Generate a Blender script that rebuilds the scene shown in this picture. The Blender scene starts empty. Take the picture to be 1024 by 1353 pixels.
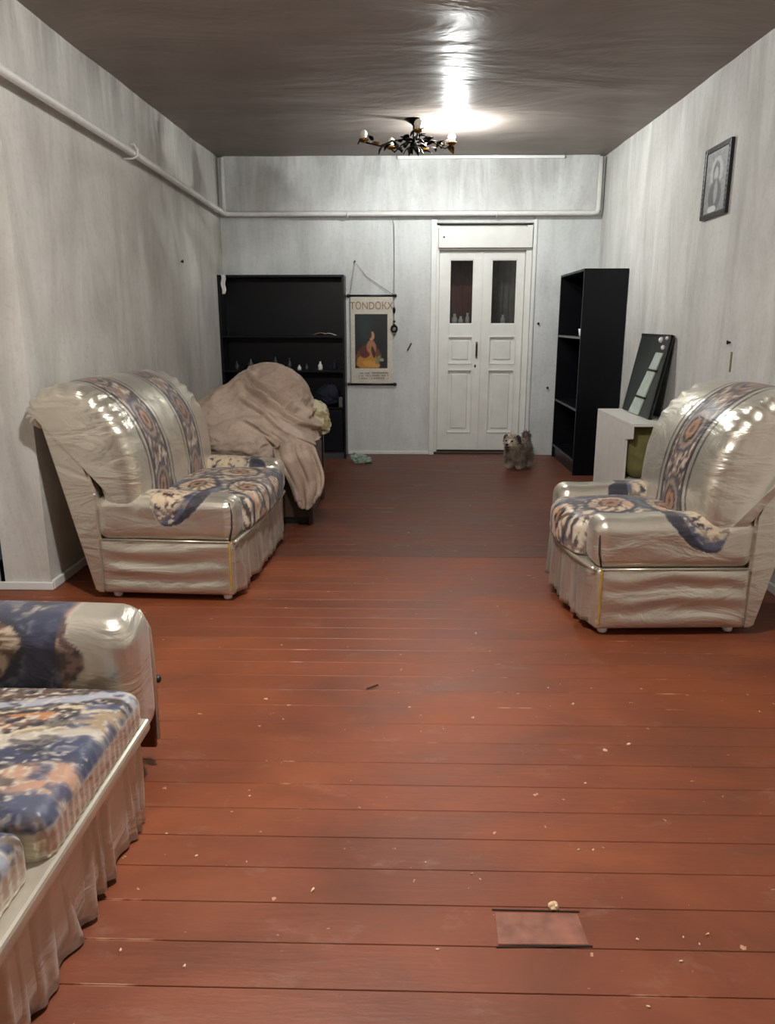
import bpy, bmesh, math, random
import numpy as np
from mathutils import Vector, Matrix

random.seed(7)
scene = bpy.context.scene
C = scene.collection
PI = math.pi

# ------------------------------------------------------------------ camera
cam_data = bpy.data.cameras.new('camera')
cam = bpy.data.objects.new('camera', cam_data)
C.objects.link(cam)
cam_data.sensor_fit = 'HORIZONTAL'
cam_data.sensor_width = 36.0
cam_data.lens = 36.0 * 1000.0 / 1024.0
cam_data.clip_start = 0.05
cam.location = (0, 0, 1.405)
cam.rotation_euler = (PI / 2 - 0.24592, 0, 0.02424)
scene.camera = cam

# ------------------------------------------------------------------ world, exposure
world = bpy.data.worlds.new('world')
scene.world = world
world.use_nodes = True
world.node_tree.nodes['Background'].inputs[0].default_value = (0.02, 0.022, 0.03, 1)
world.node_tree.nodes['Background'].inputs[1].default_value = 1.0
scene.view_settings.view_transform = 'Standard'
scene.view_settings.look = 'None'
scene.view_settings.gamma = 1.0
scene.view_settings.use_curve_mapping = False
scene.view_settings.exposure = 0.2
LAMP_FAR = 370.0      # the lit bulb of the chandelier
LAMP_NEAR = 400.0    # the pendant bulb over the near half of the room

# ------------------------------------------------------------------ helpers
def lin(r, g, b):
    def f(c):
        c /= 255.0
        return c / 12.92 if c <= 0.04045 else ((c + 0.055) / 1.055) ** 2.4
    return (f(r), f(g), f(b))

def L4(r, g, b):
    return lin(r, g, b) + (1.0,)

def tag(o, label=None, cat=None, group=None, kind=None):
    if label: o['label'] = label
    if cat: o['category'] = cat
    if group: o['group'] = group
    if kind: o['kind'] = kind
    return o

def empty(name, loc=(0, 0, 0), rz=0.0):
    o = bpy.data.objects.new(name, None)
    C.objects.link(o)
    o.location = loc
    o.rotation_euler = (0, 0, rz)
    o.empty_display_size = 0.1
    return o

def link(name, me, mat=None, parent=None, loc=None, rot=None, smooth=False):
    o = bpy.data.objects.new(name, me)
    C.objects.link(o)
    if mat is not None and len(me.materials) == 0:
        me.materials.append(mat)
    if parent is not None: o.parent = parent
    if loc is not None: o.location = loc
    if rot is not None: o.rotation_euler = rot
    if smooth:
        me.polygons.foreach_set('use_smooth', [True] * len(me.polygons))
    return o

def pydata(name, verts, faces, cols=None):
    me = bpy.data.meshes.new(name)
    if isinstance(verts, np.ndarray): verts = verts.tolist()
    if isinstance(faces, np.ndarray): faces = faces.tolist()
    me.from_pydata(verts, [], faces)
    me.update()
    if cols is not None:
        a = me.color_attributes.new('Col', 'FLOAT_COLOR', 'POINT')
        a.data.foreach_set('color', np.asarray(cols, dtype=np.float32).ravel())
    return me

def bm_mesh(name, bm):
    me = bpy.data.meshes.new(name)
    bm.normal_update()
    bm.to_mesh(me)
    bm.free()
    return me

def add_box(bm, x0, x1, y0, y1, z0, z1, bev=0.0, seg=2):
    r = bmesh.ops.create_cube(bm, size=1.0)
    vs = r['verts']
    for v in vs:
        v.co = Vector(((x0 + x1) / 2 + v.co.x * (x1 - x0), (y0 + y1) / 2 + v.co.y * (y1 - y0), (z0 + z1) / 2 + v.co.z * (z1 - z0)))
    if bev > 0:
        es = list({e for v in vs for e in v.link_edges})
        bmesh.ops.bevel(bm, geom=es, offset=bev, segments=seg, affect='EDGES', profile=0.6)

def box(name, mat, parent, x0, x1, y0, y1, z0, z1, bev=0.004, seg=2):
    bm = bmesh.new()
    add_box(bm, x0, x1, y0, y1, z0, z1, bev, seg)
    return link(name, bm_mesh(name, bm), mat, parent)

def boxes(name, mat, parent, lst, bev=0.0):
    bm = bmesh.new()
    for b in lst: add_box(bm, *b, bev)
    return link(name, bm_mesh(name, bm), mat, parent)

def tube_data(path, r, n=12, caps=True):
    P = [Vector(p) for p in path]
    rs = r if isinstance(r, (list, tuple)) else [r] * len(P)
    V, F = [], []
    up = None
    for i, p in enumerate(P):
        if i == 0: t = P[1] - P[0]
        elif i == len(P) - 1: t = P[-1] - P[-2]
        else: t = (P[i + 1] - P[i]).normalized() + (P[i] - P[i - 1]).normalized()
        t.normalize()
        if up is None:
            up = Vector((0, 0, 1)) if abs(t.z) < 0.9 else Vector((1, 0, 0))
        a = t.cross(up)
        if a.length < 1e-5: a = t.cross(Vector((0, 1, 0)))
        a.normalize()
        b = a.cross(t).normalized()
        up = b
        k = 1.0
        if 0 < i < len(P) - 1:
            c = (P[i + 1] - P[i]).normalized().dot((P[i] - P[i - 1]).normalized())
            k = 1.0 / max(0.5, math.sqrt((1 + c) / 2))
        for j in range(n):
            an = 2 * PI * j / n
            V.append(tuple(p + (a * math.cos(an) + b * math.sin(an)) * rs[i] * (k if abs(k - 1) < 0.3 else 1.15)))
    for i in range(len(P) - 1):
        for j in range(n):
            F.append((i * n + j, i * n + (j + 1) % n, (i + 1) * n + (j + 1) % n, (i + 1) * n + j))
    if caps:
        F.append(tuple(range(n - 1, -1, -1)))
        F.append(tuple(range((len(P) - 1) * n, len(P) * n)))
    return V, F

def tube(name, mat, parent, path, r, n=12):
    V, F = tube_data(path, r, n)
    return link(name, pydata(name, V, F), mat, parent, smooth=True)

def lathe(name, mat, parent, prof, n=24, loc=None, rot=None):
    V, F = [], []
    for (r, z) in prof:
        for j in range(n):
            a = 2 * PI * j / n
            V.append((r * math.cos(a), r * math.sin(a), z))
    for i in range(len(prof) - 1):
        for j in range(n):
            F.append((i * n + j, i * n + (j + 1) % n, (i + 1) * n + (j + 1) % n, (i + 1) * n + j))
    F.append(tuple(range(n - 1, -1, -1)))
    F.append(tuple(range((len(prof) - 1) * n, len(prof) * n)))
    return link(name, pydata(name, V, F), mat, parent, loc, rot, smooth=True)

def prism(name, mat, parent, poly, axis, a0, a1, bev=0.0):
    """poly: 2D outline; extruded along axis ('x': poly=(y,z), 'y': poly=(x,z), 'z': poly=(x,y))"""
    def P(p, a):
        return {'x': (a, p[0], p[1]), 'y': (p[0], a, p[1]), 'z': (p[0], p[1], a)}[axis]
    n = len(poly)
    bm = bmesh.new()
    A = [bm.verts.new(P(p, a0)) for p in poly]
    B = [bm.verts.new(P(p, a1)) for p in poly]
    bm.faces.new(A); bm.faces.new(B[::-1])
    for i in range(n):
        bm.faces.new((A[i], A[(i + 1) % n], B[(i + 1) % n], B[i]))
    bmesh.ops.recalc_face_normals(bm, faces=bm.faces)
    if bev: bmesh.ops.bevel(bm, geom=list(bm.edges), offset=bev, segments=2, affect='EDGES')
    return link(name, bm_mesh(name, bm), mat, parent)

# numpy noise ------------------------------------------------------
def _h(i, j, k, s):
    n = (i.astype(np.int64) * 374761393 + j.astype(np.int64) * 668265263 + k.astype(np.int64) * 2147483647 + s * 974634777) & 0xffffffff
    n = ((n ^ (n >> 13)) * 1274126177) & 0xffffffff
    n = ((n ^ (n >> 16)) * 2246822519) & 0xffffffff
    return ((n ^ (n >> 15)) & 0xffff) / 65535.0

def vnoise(x, y, z=None, s=0):
    x = np.asarray(x, float); y = np.asarray(y, float)
    z = np.zeros_like(x) if z is None else np.asarray(z, float)
    i, j, k = np.floor(x), np.floor(y), np.floor(z)
    fx, fy, fz = x - i, y - j, z - k
    fx, fy, fz = [t * t * (3 - 2 * t) for t in (fx, fy, fz)]
    r = 0
    for a in (0, 1):
        for b in (0, 1):
            for c in (0, 1):
                w = (fx if a else 1 - fx) * (fy if b else 1 - fy) * (fz if c else 1 - fz)
                r = r + w * _h(i + a, j + b, k + c, s)
    return r

def fbm(x, y, z=None, s=0, o=4):
    r, a, t = 0, 0.5, 0
    f = 1.0
    for q in range(o):
        r = r + a * vnoise(np.asarray(x) * f, np.asarray(y) * f, None if z is None else np.asarray(z) * f, s + q * 17)
        t += a; a *= 0.5; f *= 2.03
    return r / t

_cg = {}
def cube_grid(nx, ny, nz):
    key = (nx, ny, nz)
    if key in _cg: return _cg[key]
    V, F, idx = [], [], {}
    N = {'x': nx, 'y': ny, 'z': nz}
    def vid(i, j, k):
        q = (i, j, k)
        if q not in idx:
            idx[q] = len(V)
            V.append((2 * i / nx - 1, 2 * j / ny - 1, 2 * k / nz - 1))
        return idx[q]
    for i in range(nx):
        for j in range(ny):
            F.append((vid(i, j, nz), vid(i + 1, j, nz), vid(i + 1, j + 1, nz), vid(i, j + 1, nz)))
            F.append((vid(i, j, 0), vid(i, j + 1, 0), vid(i + 1, j + 1, 0), vid(i + 1, j, 0)))
    for i in range(nx):
        for k in range(nz):
            F.append((vid(i, 0, k), vid(i + 1, 0, k), vid(i + 1, 0, k + 1), vid(i, 0, k + 1)))
            F.append((vid(i, ny, k), vid(i, ny, k + 1), vid(i + 1, ny, k + 1), vid(i + 1, ny, k)))
    for j in range(ny):
        for k in range(nz):
            F.append((vid(0, j, k), vid(0, j, k + 1), vid(0, j + 1, k + 1), vid(0, j + 1, k)))
            F.append((vid(nx, j, k), vid(nx, j + 1, k), vid(nx, j + 1, k + 1), vid(nx, j, k + 1)))
    _cg[key] = (np.array(V), F)
    return _cg[key]

def rbox(hx, hy, hz, r, step=0.012):
    """dense rounded box, returns (verts centred on the origin, faces)"""
    P, F = cube_grid(max(4, int(2 * hx / step)), max(4, int(2 * hy / step)), max(4, int(2 * hz / step)))
    H = np.array([hx, hy, hz])
    p = P * H
    inner = np.clip(p, -(H - r), H - r)
    d = p - inner
    ln = np.linalg.norm(d, axis=1, keepdims=True)
    d = np.where(ln > 1e-9, d / np.maximum(ln, 1e-9), 0)
    return inner + d * r, F

# ------------------------------------------------------------------ materials
def new_mat(name):
    m = bpy.data.materials.new(name)
    m.use_nodes = True
    nt = m.node_tree
    return m, nt, nt.nodes, nt.links, nt.nodes['Principled BSDF']

def plain(name, col, rough=0.5, metal=0.0, var=0.12, scale=12.0, bump=0.0, spec=0.5, coat=0.0):
    """one colour with fine procedural variation"""
    m, nt, N, K, b = new_mat(name)
    tc = N.new('ShaderNodeTexCoord')
    no = N.new('ShaderNodeTexNoise'); no.inputs['Scale'].default_value = scale; no.inputs['Detail'].default_value = 5
    K.new(tc.outputs['Object'], no.inputs['Vector'])
    rp = N.new('ShaderNodeValToRGB')
    rp.color_ramp.elements[0].position = 0.3; rp.color_ramp.elements[1].position = 0.7
    rp.color_ramp.elements[0].color = tuple(c * (1 - var) for c in col[:3]) + (1,)
    rp.color_ramp.elements[1].color = tuple(min(1, c * (1 + var)) for c in col[:3]) + (1,)
    K.new(no.outputs['Fac'], rp.inputs['Fac'])
    K.new(rp.outputs['Color'], b.inputs['Base Color'])
    b.inputs['Roughness'].default_value = rough
    b.inputs['Metallic'].default_value = metal
    b.inputs['Specular IOR Level'].default_value = spec
    b.inputs['Coat Weight'].default_value = coat
    if bump:
        bp = N.new('ShaderNodeBump'); bp.inputs['Strength'].default_value = bump; bp.inputs['Distance'].default_value = 0.01
        K.new(no.outputs['Fac'], bp.inputs['Height']); K.new(bp.outputs['Normal'], b.inputs['Normal'])
    return m

def noise_node(N, K, vec, scale, detail=6, rough=0.6, mapping=None, dist=0.0):
    if mapping is not None:
        mp = N.new('ShaderNodeMapping'); mp.inputs['Scale'].default_value = mapping
        K.new(vec, mp.inputs['Vector']); vec = mp.outputs['Vector']
    n = N.new('ShaderNodeTexNoise')
    n.inputs['Scale'].default_value = scale; n.inputs['Detail'].default_value = detail
    n.inputs['Roughness'].default_value = rough; n.inputs['Distortion'].default_value = dist
    K.new(vec, n.inputs['Vector'])
    return n.outputs['Fac']

def ramp(N, K, fac, stops):
    r = N.new('ShaderNodeValToRGB')
    e = r.color_ramp.elements
    while len(e) > 1: e.remove(e[-1])
    e[0].position = stops[0][0]; e[0].color = stops[0][1]
    for p, c in stops[1:]:
        q = e.new(p); q.color = c
    K.new(fac, r.inputs['Fac'])
    return r.outputs['Color']

def mixc(N, K, fac, a, b, mode='MIX'):
    m = N.new('ShaderNodeMix'); m.data_type = 'RGBA'; m.blend_type = mode
    for sock, v in ((m.inputs[0], fac), (m.inputs[6], a), (m.inputs[7], b)):
        if hasattr(v, 'is_linked') or hasattr(v, 'links'): K.new(v, sock)
        else: sock.default_value = v
    return m.outputs[2]

def mathn(N, K, op, a, b=None, c=None):
    m = N.new('ShaderNodeMath'); m.operation = op
    for s, v in zip(m.inputs, (a, b, c)):
        if v is None: continue
        if hasattr(v, 'links'): K.new(v, s)
        else: s.default_value = v
    return m.outputs[0]

W1 = (1, 1, 1, 1); K1 = (0, 0, 0, 1)

def plaster(name, light, dark, mould=0.0, mould_axis=None):
    """limewashed plaster with vertical brush streaks, blotches and chips"""
    m, nt, N, K, b = new_mat(name)
    tc = N.new('ShaderNodeTexCoord'); O = tc.outputs['Object']
    streak = noise_node(N, K, O, 1.0, 7, 0.65, (3.0, 3.0, 0.6), 0.9)
    blot = noise_node(N, K, O, 1.3, 5, 0.6)
    fine = noise_node(N, K, O, 30.0, 4, 0.7)
    c = ramp(N, K, streak, [(0.28, dark), (0.5, tuple((x + 2*y) / 3 for x, y in zip(dark, light))), (0.64, light)])
    c2 = ramp(N, K, blot, [(0.35, (0.86, 0.855, 0.84, 1)), (0.6, W1)])
    col = mixc(N, K, 1.0, c, c2, 'MULTIPLY')
    c3 = ramp(N, K, fine, [(0.28, (0.88, 0.88, 0.88, 1)), (0.5, W1)])
    col = mixc(N, K, 1.0, col, c3, 'MULTIPLY')
    if mould:
        sx = N.new('ShaderNodeSeparateXYZ'); K.new(O, sx.inputs[0])
        hi = N.new('ShaderNodeMapRange'); hi.inputs[1].default_value = mould_axis[0]; hi.inputs[2].default_value = mould_axis[1]
        K.new(sx.outputs['Z'], hi.inputs[0])
        st = noise_node(N, K, O, 1.0, 6, 0.7, (3.0, 3.0, 0.5), 0.6)
        st2 = ramp(N, K, st, [(0.38, K1), (0.62, W1)])
        f = mathn(N, K, 'MULTIPLY', st2, hi.outputs[0])
        f = mathn(N, K, 'MULTIPLY', f, mould)
        col = mixc(N, K, f, col, L4(104, 100, 94))
    K.new(col, b.inputs['Base Color'])
    b.inputs['Roughness'].default_value = 0.75
    b.inputs['Specular IOR Level'].default_value = 0.25
    h = mathn(N, K, 'ADD', mathn(N, K, 'MULTIPLY', streak, 0.6), mathn(N, K, 'MULTIPLY', blot, 1.0))
    bp = N.new('ShaderNodeBump'); bp.inputs['Strength'].default_value = 0.25; bp.inputs['Distance'].default_value = 0.04
    K.new(h, bp.inputs['Height']); K.new(bp.outputs['Normal'], b.inputs['Normal'])
    return m

M = {}
M['plaster_left'] = plaster('plaster_left', L4(214, 212, 206), L4(182, 179, 172), 0.75, (2.45, 3.05))
M['plaster_right'] = plaster('plaster_right', L4(218, 217, 213), L4(184, 182, 177), 0.35, (2.5, 3.1))
M['plaster_back'] = plaster('plaster_back', L4(222, 225, 224), L4(192, 195, 194))
M['plaster_beam'] = plaster('plaster_beam', L4(224, 227, 226), L4(186, 187, 184), 0.5, (2.4, 3.0))

def ceiling_mat():
    m, nt, N, K, b = new_mat('ceiling_paint')
    tc = N.new('ShaderNodeTexCoord'); O = tc.outputs['Object']
    a = noise_node(N, K, O, 1.0, 6, 0.6, (0.8, 1.6, 1.0), 0.8)
    f = noise_node(N, K, O, 14.0, 4, 0.6)
    col = ramp(N, K, a, [(0.3, L4(132, 122, 115)), (0.55, L4(142, 132, 125)), (0.75, L4(152, 143, 136))])
    K.new(col, b.inputs['Base Color'])
    b.inputs['Roughness'].default_value = 0.40
    b.inputs['Specular IOR Level'].default_value = 0.3
    b.inputs['IOR'].default_value = 1.14
    w = noise_node(N, K, O, 1.0, 5, 0.55, (0.7, 1.5, 1.0), 0.8)
    h = mathn(N, K, 'ADD', mathn(N, K, 'MULTIPLY', w, 1.0), mathn(N, K, 'MULTIPLY', f, 0.015))
    bp = N.new('ShaderNodeBump'); bp.inputs['Strength'].default_value = 0.3; bp.inputs['Distance'].default_value = 0.10
    K.new(h, bp.inputs['Height']); K.new(bp.outputs['Normal'], b.inputs['Normal'])
    return m
M['ceiling'] = ceiling_mat()

def floor_mat(half, name, c0, c1, c2):
    m, nt, N, K, b = new_mat(name)
    geo = N.new('ShaderNodeNewGeometry'); P = geo.outputs['Position']
    tc = N.new('ShaderNodeTexCoord'); O = tc.outputs['Object']
    oi = N.new('ShaderNodeObjectInfo')
    a = noise_node(N, K, P, 1.0, 7, 0.62, (1.6, 3.2, 1.0), 0.5)
    col = ramp(N, K, a, [(0.30, c0), (0.5, c1), (0.68, c2)])
    tone = ramp(N, K, oi.outputs['Random'], [(0.0, (0.94, 0.94, 0.95, 1)), (1.0, (1.04, 1.03, 1.02, 1))])
    col = mixc(N, K, 1.0, col, tone, 'MULTIPLY')
    # dusty scuffs
    s = noise_node(N, K, P, 1.0, 8, 0.72, (5.0, 9.0, 1.0), 0.3)
    sm = ramp(N, K, s, [(0.57, K1), (0.76, (0.5, 0.5, 0.5, 1))])
    col = mixc(N, K, sm, col, L4(150, 112, 96))
    # small chips of paint
    ch = noise_node(N, K, P, 26.0, 3, 0.5)
    cm = ramp(N, K, ch, [(0.715, K1), (0.74, (0.8, 0.8, 0.8, 1))])
    col = mixc(N, K, cm, col, L4(205, 160, 128))
    # worn pale board edges
    sx = N.new('ShaderNodeSeparateXYZ'); K.new(O, sx.inputs[0])
    e = mathn(N, K, 'ABSOLUTE', sx.outputs['Y'])
    e = mathn(N, K, 'GREATER_THAN', e, half - 0.003)
    wn = noise_node(N, K, P, 1.0, 4, 0.6, (3.5, 1.2, 1.0))
    wm = ramp(N, K, wn, [(0.60, K1), (0.66, W1)])
    col = mixc(N, K, mathn(N, K, 'MULTIPLY', e, wm), col, L4(176, 128, 100))
    K.new(col, b.inputs['Base Color'])
    rr = ramp(N, K, a, [(0.3, (0.40, 0.40, 0.40, 1)), (0.7, (0.55, 0.55, 0.55, 1))])
    K.new(rr, b.inputs['Roughness'])
    b.inputs['Specular IOR Level'].default_value = 0.45
    bp = N.new('ShaderNodeBump'); bp.inputs['Strength'].default_value = 0.15; bp.inputs['Distance'].default_value = 0.01
    gr = noise_node(N, K, P, 1.0, 6, 0.6, (6.0, 40.0, 1.0))
    K.new(gr, bp.inputs['Height']); K.new(bp.outputs['Normal'], b.inputs['Normal'])
    return m
PITCH = 0.125
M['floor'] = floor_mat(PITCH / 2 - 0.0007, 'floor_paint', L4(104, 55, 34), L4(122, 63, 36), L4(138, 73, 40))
# the boards beyond the seam are coloured darker and browner
M['floor_brown'] = floor_mat(PITCH / 2 - 0.0007, 'floor_paint_brown', L4(88, 50, 36), L4(101, 56, 38), L4(112, 63, 41))
M['floor_under'] = plain('floor_underlay', lin(30, 20, 16), 0.9)

def upholstery():
    m, nt, N, K, b = new_mat('upholstery')
    at = N.new('ShaderNodeAttribute'); at.attribute_name = 'Col'
    K.new(at.outputs['Color'], b.inputs['Base Color'])
    K.new(mathn(N, K, 'MULTIPLY', at.outputs['Alpha'], 0.78), b.inputs['Metallic'])
    mr = N.new('ShaderNodeMapRange'); K.new(at.outputs['Alpha'], mr.inputs[0])
    mr.inputs[3].default_value = 0.42; mr.inputs[4].default_value = 0.33
    K.new(mr.outputs[0], b.inputs['Roughness'])
    b.inputs['Sheen Weight'].default_value = 0.15
    tc = N.new('ShaderNodeTexCoord'); O = tc.outputs['Object']
    w = noise_node(N, K, O, 1.0, 4, 0.55, (3.2, 3.2, 8.5), 0.9)
    bp = N.new('ShaderNodeBump'); bp.inputs['Strength'].default_value = 0.42; bp.inputs['Distance'].default_value = 0.04
    K.new(w, bp.inputs['Height']); K.new(bp.outputs['Normal'], b.inputs['Normal'])
    return m
M['uph'] = upholstery()

def vcol_mat(name, rough=0.6, bump=0.0, bscale=60.0):
    m, nt, N, K, b = new_mat(name)
    at = N.new('ShaderNodeAttribute'); at.attribute_name = 'Col'
    tc = N.new('ShaderNodeTexCoord')
    f = noise_node(N, K, tc.outputs['Object'], bscale, 4, 0.6)
    c = ramp(N, K, f, [(0.3, (0.9, 0.9, 0.9, 1)), (0.7, (1.05, 1.05, 1.05, 1))])
    K.new(mixc(N, K, 1.0, at.outputs['Color'], c, 'MULTIPLY'), b.inputs['Base Color'])
    b.inputs['Roughness'].default_value = rough
    if bump:
        bp = N.new('ShaderNodeBump'); bp.inputs['Strength'].default_value = bump; bp.inputs['Distance'].default_value = 0.005
        K.new(f, bp.inputs['Height']); K.new(bp.outputs['Normal'], b.inputs['Normal'])
    return m
M['print'] = vcol_mat('printed_paper', 0.5)
M['fur'] = vcol_mat('dog_fur', 0.85, 0.3)
M['blanket'] = vcol_mat('blanket_wool', 0.92, 0.6, 90.0)

def pane_glass():
    m, nt, N, K, b = new_mat('door_glass')
    N.remove(b)
    out = N['Material Output']
    t = N.new('ShaderNodeBsdfTransparent'); t.inputs[0].default_value = (0.75, 0.77, 0.76, 1)
    g = N.new('ShaderNodeBsdfGlossy'); g.inputs['Roughness'].default_value = 0.08
    fr = N.new('ShaderNodeFresnel'); fr.inputs[0].default_value = 1.5
    tc = N.new('ShaderNodeTexCoord')
    d = noise_node(N, K, tc.outputs['Object'], 9.0, 4)
    fac = mathn(N, K, 'ADD', fr.outputs[0], mathn(N, K, 'MULTIPLY', d, 0.03))
    mx = N.new('ShaderNodeMixShader')
    K.new(fac, mx.inputs[0]); K.new(t.outputs[0], mx.inputs[1]); K.new(g.outputs[0], mx.inputs[2])
    K.new(mx.outputs[0], out.inputs[0])
    return m
M['glass'] = pane_glass()

def emit(name, col, strength):
    m, nt, N, K, b = new_mat(name)
    b.inputs['Base Color'].default_value = tuple(col) + (1,)
    b.inputs['Emission Color'].default_value = tuple(col) + (1,)
    b.inputs['Emission Strength'].default_value = strength
    return m

M['door_paint'] = plain('door_paint', lin(226, 226, 220), 0.42, var=0.05, scale=7, bump=0.12)
M['trim_paint'] = plain('trim_paint', lin(226, 227, 224), 0.45, var=0.05, scale=9, bump=0.1)
M['pipe_paint'] = plain('pipe_paint', lin(222, 221, 216), 0.35, var=0.06, scale=16)
M['black_lam'] = plain('black_laminate', lin(9, 11, 15), 0.35, var=0.2, scale=5, spec=0.25)
M['navy_lam'] = plain('navy_laminate', lin(11, 15, 26), 0.35, var=0.25, scale=4, spec=0.25)
M['edge_dark'] = plain('dark_edge', lin(60, 62, 66), 0.45)
M['dark_wood'] = plain('dark_wood', lin(62, 44, 34), 0.45, var=0.3, scale=6)
M['brown_wood'] = plain('brown_wood', lin(112, 58, 34), 0.45, var=0.25, scale=8)
M['white_lam'] = plain('white_laminate', lin(224, 220, 213), 0.4, var=0.04)
M['olive'] = plain('olive_cloth', lin(118, 112, 66), 0.85, var=0.2, scale=18, bump=0.3)
M['board_green'] = plain('dark_green_board', lin(30, 37, 34), 0.35, var=0.35, scale=16)
M['pale_green'] = plain('pale_green_ribbon', lin(186, 198, 186), 0.5, var=0.1, scale=20)
M['white_gloss'] = plain('white_gloss', lin(235, 235, 232), 0.25, var=0.03)
M['iron'] = plain('dark_iron', lin(28, 25, 22), 0.4, metal=0.7, var=0.3)
M['gilt'] = plain('worn_gilt', lin(120, 84, 34), 0.35, metal=0.8, var=0.3)
M['black'] = plain('black_paint', lin(20, 19, 18), 0.4)
M['grey_metal'] = plain('grey_metal', lin(120, 120, 118), 0.4, metal=0.6)
M['yellow_foam'] = plain('yellow_foam', lin(168, 134, 66), 0.8, var=0.2, scale=30)
M['piping'] = plain('satin_piping', lin(204, 196, 180), 0.28, metal=0.65, var=0.06)
M['dark_cord'] = plain('dark_cord', lin(58, 48, 46), 0.7)
M['chip'] = plain('paint_chip', lin(228, 196, 158), 0.6, var=0.15)
M['patch'] = plain('patch_board', lin(136, 86, 68), 0.5, var=0.3, scale=22, bump=0.2)
M['curtain_red'] = plain('curtain_red', lin(120, 66, 62), 0.9, var=0.3)
M['curtain_grey'] = plain('curtain_grey', lin(104, 104, 104), 0.9, var=0.3)
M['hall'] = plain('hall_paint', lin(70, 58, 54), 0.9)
M['clear_bulb'] = plain('frosted_bulb', lin(226, 222, 205), 0.2, var=0.03)
M['lit_bulb'] = emit('lit_bulb', (1.0, 0.93, 0.72), 14.0)
M['plastic_bag'] = plain('crumpled_plastic', lin(150, 168, 152), 0.3, var=0.5, scale=35)
M['dark_cloth'] = plain('dark_blue_cloth', lin(18, 22, 44), 0.8, var=0.3)

# ------------------------------------------------------------------ the room
XL, XR, YB, YF = -1.911, 1.968, 8.20, -1.60
NICHE_Y, NICHE_D = 3.83, 0.30
def ceil_z(y): return 3.005 - 0.0205 * (YB - y)

# floor with its boards
floor = tag(box('floor', M['floor_under'], None, XL - 0.6, XR + 0.25, YF - 0.2, YB + 0.4, -0.12, -0.028, 0), 'red brown painted board floor across the room', None, None, 'structure')
def plank_mesh(name, x0, x1, w, mat='floor'):
    h, c = w / 2, 0.0012
    prof = [(-h, -0.026), (h, -0.026), (h, -c), (h - c, 0), (-h + c, 0), (-h, -c)]
    V = [(x0, y, z) for y, z in prof] + [(x1, y, z) for y, z in prof]
    F = [tuple(range(5, -1, -1)), tuple(range(6, 12))] + [(i, (i + 1) % 6, 6 + (i + 1) % 6, 6 + i) for i in range(6)]
    me = pydata(name, V, F); me.materials.append(M[mat])
    return me
pm_far = plank_mesh('plank', XL - 0.02, XR + 0.02, PITCH - 0.0012)
pm_brown = plank_mesh('plank_brown', XL - 0.02, XR + 0.02, PITCH - 0.0012, 'floor_brown')
pm_near = plank_mesh('plank_wide', XL - NICHE_D - 0.05, XR + 0.02, PITCH - 0.0016)
y = 1.5875 + PITCH / 2 - 26 * PITCH
rnd = random.Random(3)
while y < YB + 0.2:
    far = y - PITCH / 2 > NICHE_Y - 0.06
    o = link('plank', (pm_brown if y > 4.5 else pm_far) if far else pm_near, None, floor, (0, y, rnd.uniform(-0.0003, 0.0003)))
    o.rotation_euler = (rnd.uniform(-0.0015, 0.0015), 0, 0)
    y += PITCH
    if 4.40 < y - PITCH / 2 < 4.53 : y += 0.006

# inset patch board
px = [(0.222, 1.466), (0.432, 1.470), (0.426, 1.566), (0.226, 1.566)]
patch = prism('patch_board', M['patch'], floor, px, 'z', -0.004, 0.0035, 0.0012)
patch['label'] = 'small pinkish grey board let into the floor planks'
rim = [((0.216, 1.458), (0.440, 1.466)), ((0.433, 1.572), (0.219, 1.573))]
for (a, b_) in rim:
    prism('patch_gap', M['floor_under'], floor, [a, b_, (b_[0], b_[1] + 0.004), (a[0], a[1] + 0.004)], 'z', -0.004, 0.0022)

def struct(o, label=None):
    o['kind'] = 'structure'
    if label: o['label'] = label
    return o

# walls
T = 0.25
struct(boxes('wall_left', M['plaster_left'], None, [
    (XL - T, XL, NICHE_Y, YB + 0.3, -0.1, 3.25),
    (XL - T - NICHE_D, XL - NICHE_D, YF - 0.2, NICHE_Y + 0.05, -0.1, 3.25),
    (XL - NICHE_D - 0.02, XL, YF - 0.2, NICHE_Y, 2.42, 3.25)]), 'grey white limewashed left wall with a pipe along it')
struct(boxes('wall_right', M['plaster_right'], None, [(XR, XR + T, YF - 0.2, YB + 0.3, -0.1, 3.25)]), 'streaky whitewashed right wall')
DX0, DX1, DZ = 0.305, 1.290, 2.385
struct(boxes('wall_back', M['plaster_back'], None, [
    (XL - 0.02, DX0, YB, YB + 0.24, -0.1, 3.25), (DX1, XR + 0.02, YB, YB + 0.24, -0.1, 3.25), (DX0 - 0.01, DX1 + 0.01, YB, YB + 0.24, DZ, 3.25)]), 'white back wall with the double door')
struct(boxes('wall_front', M['plaster_right'], None, [(XL - 0.6, XR + 0.25, YF - 0.2, YF, -0.1, 3.25)]))
# ceiling: gently sloping slab with an uneven skin
nx, ny = 60, 150
gx, gy = np.meshgrid(np.linspace(XL - 0.45, XR + 0.12, nx), np.linspace(YF - 0.1, YB + 0.12, ny))
gz = 3.005 - 0.0205 * (YB - gy) + 0.022 * (fbm(gx * 1.1, gy * 1.9, None, 5, 3) - 0.5)
V = np.stack([gx.ravel(), gy.ravel(), gz.ravel()], 1)
V2 = V.copy(); V2[:, 2] = 3.25
Fc = []
for j in range(ny - 1):
    for i in range(nx - 1):
        a = j * nx + i
        Fc.append((a, a + nx, a + nx + 1, a + 1))
n0 = nx * ny
Fc += [(n0 + 0, n0 + nx - 1, n0 + n0 - 1, n0 + n0 - nx)]
struct(link('ceiling', pydata('ceiling', np.vstack([V, V2]), Fc), M['ceiling'], None, smooth=True), 'grey brown gloss painted uneven ceiling')

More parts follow.
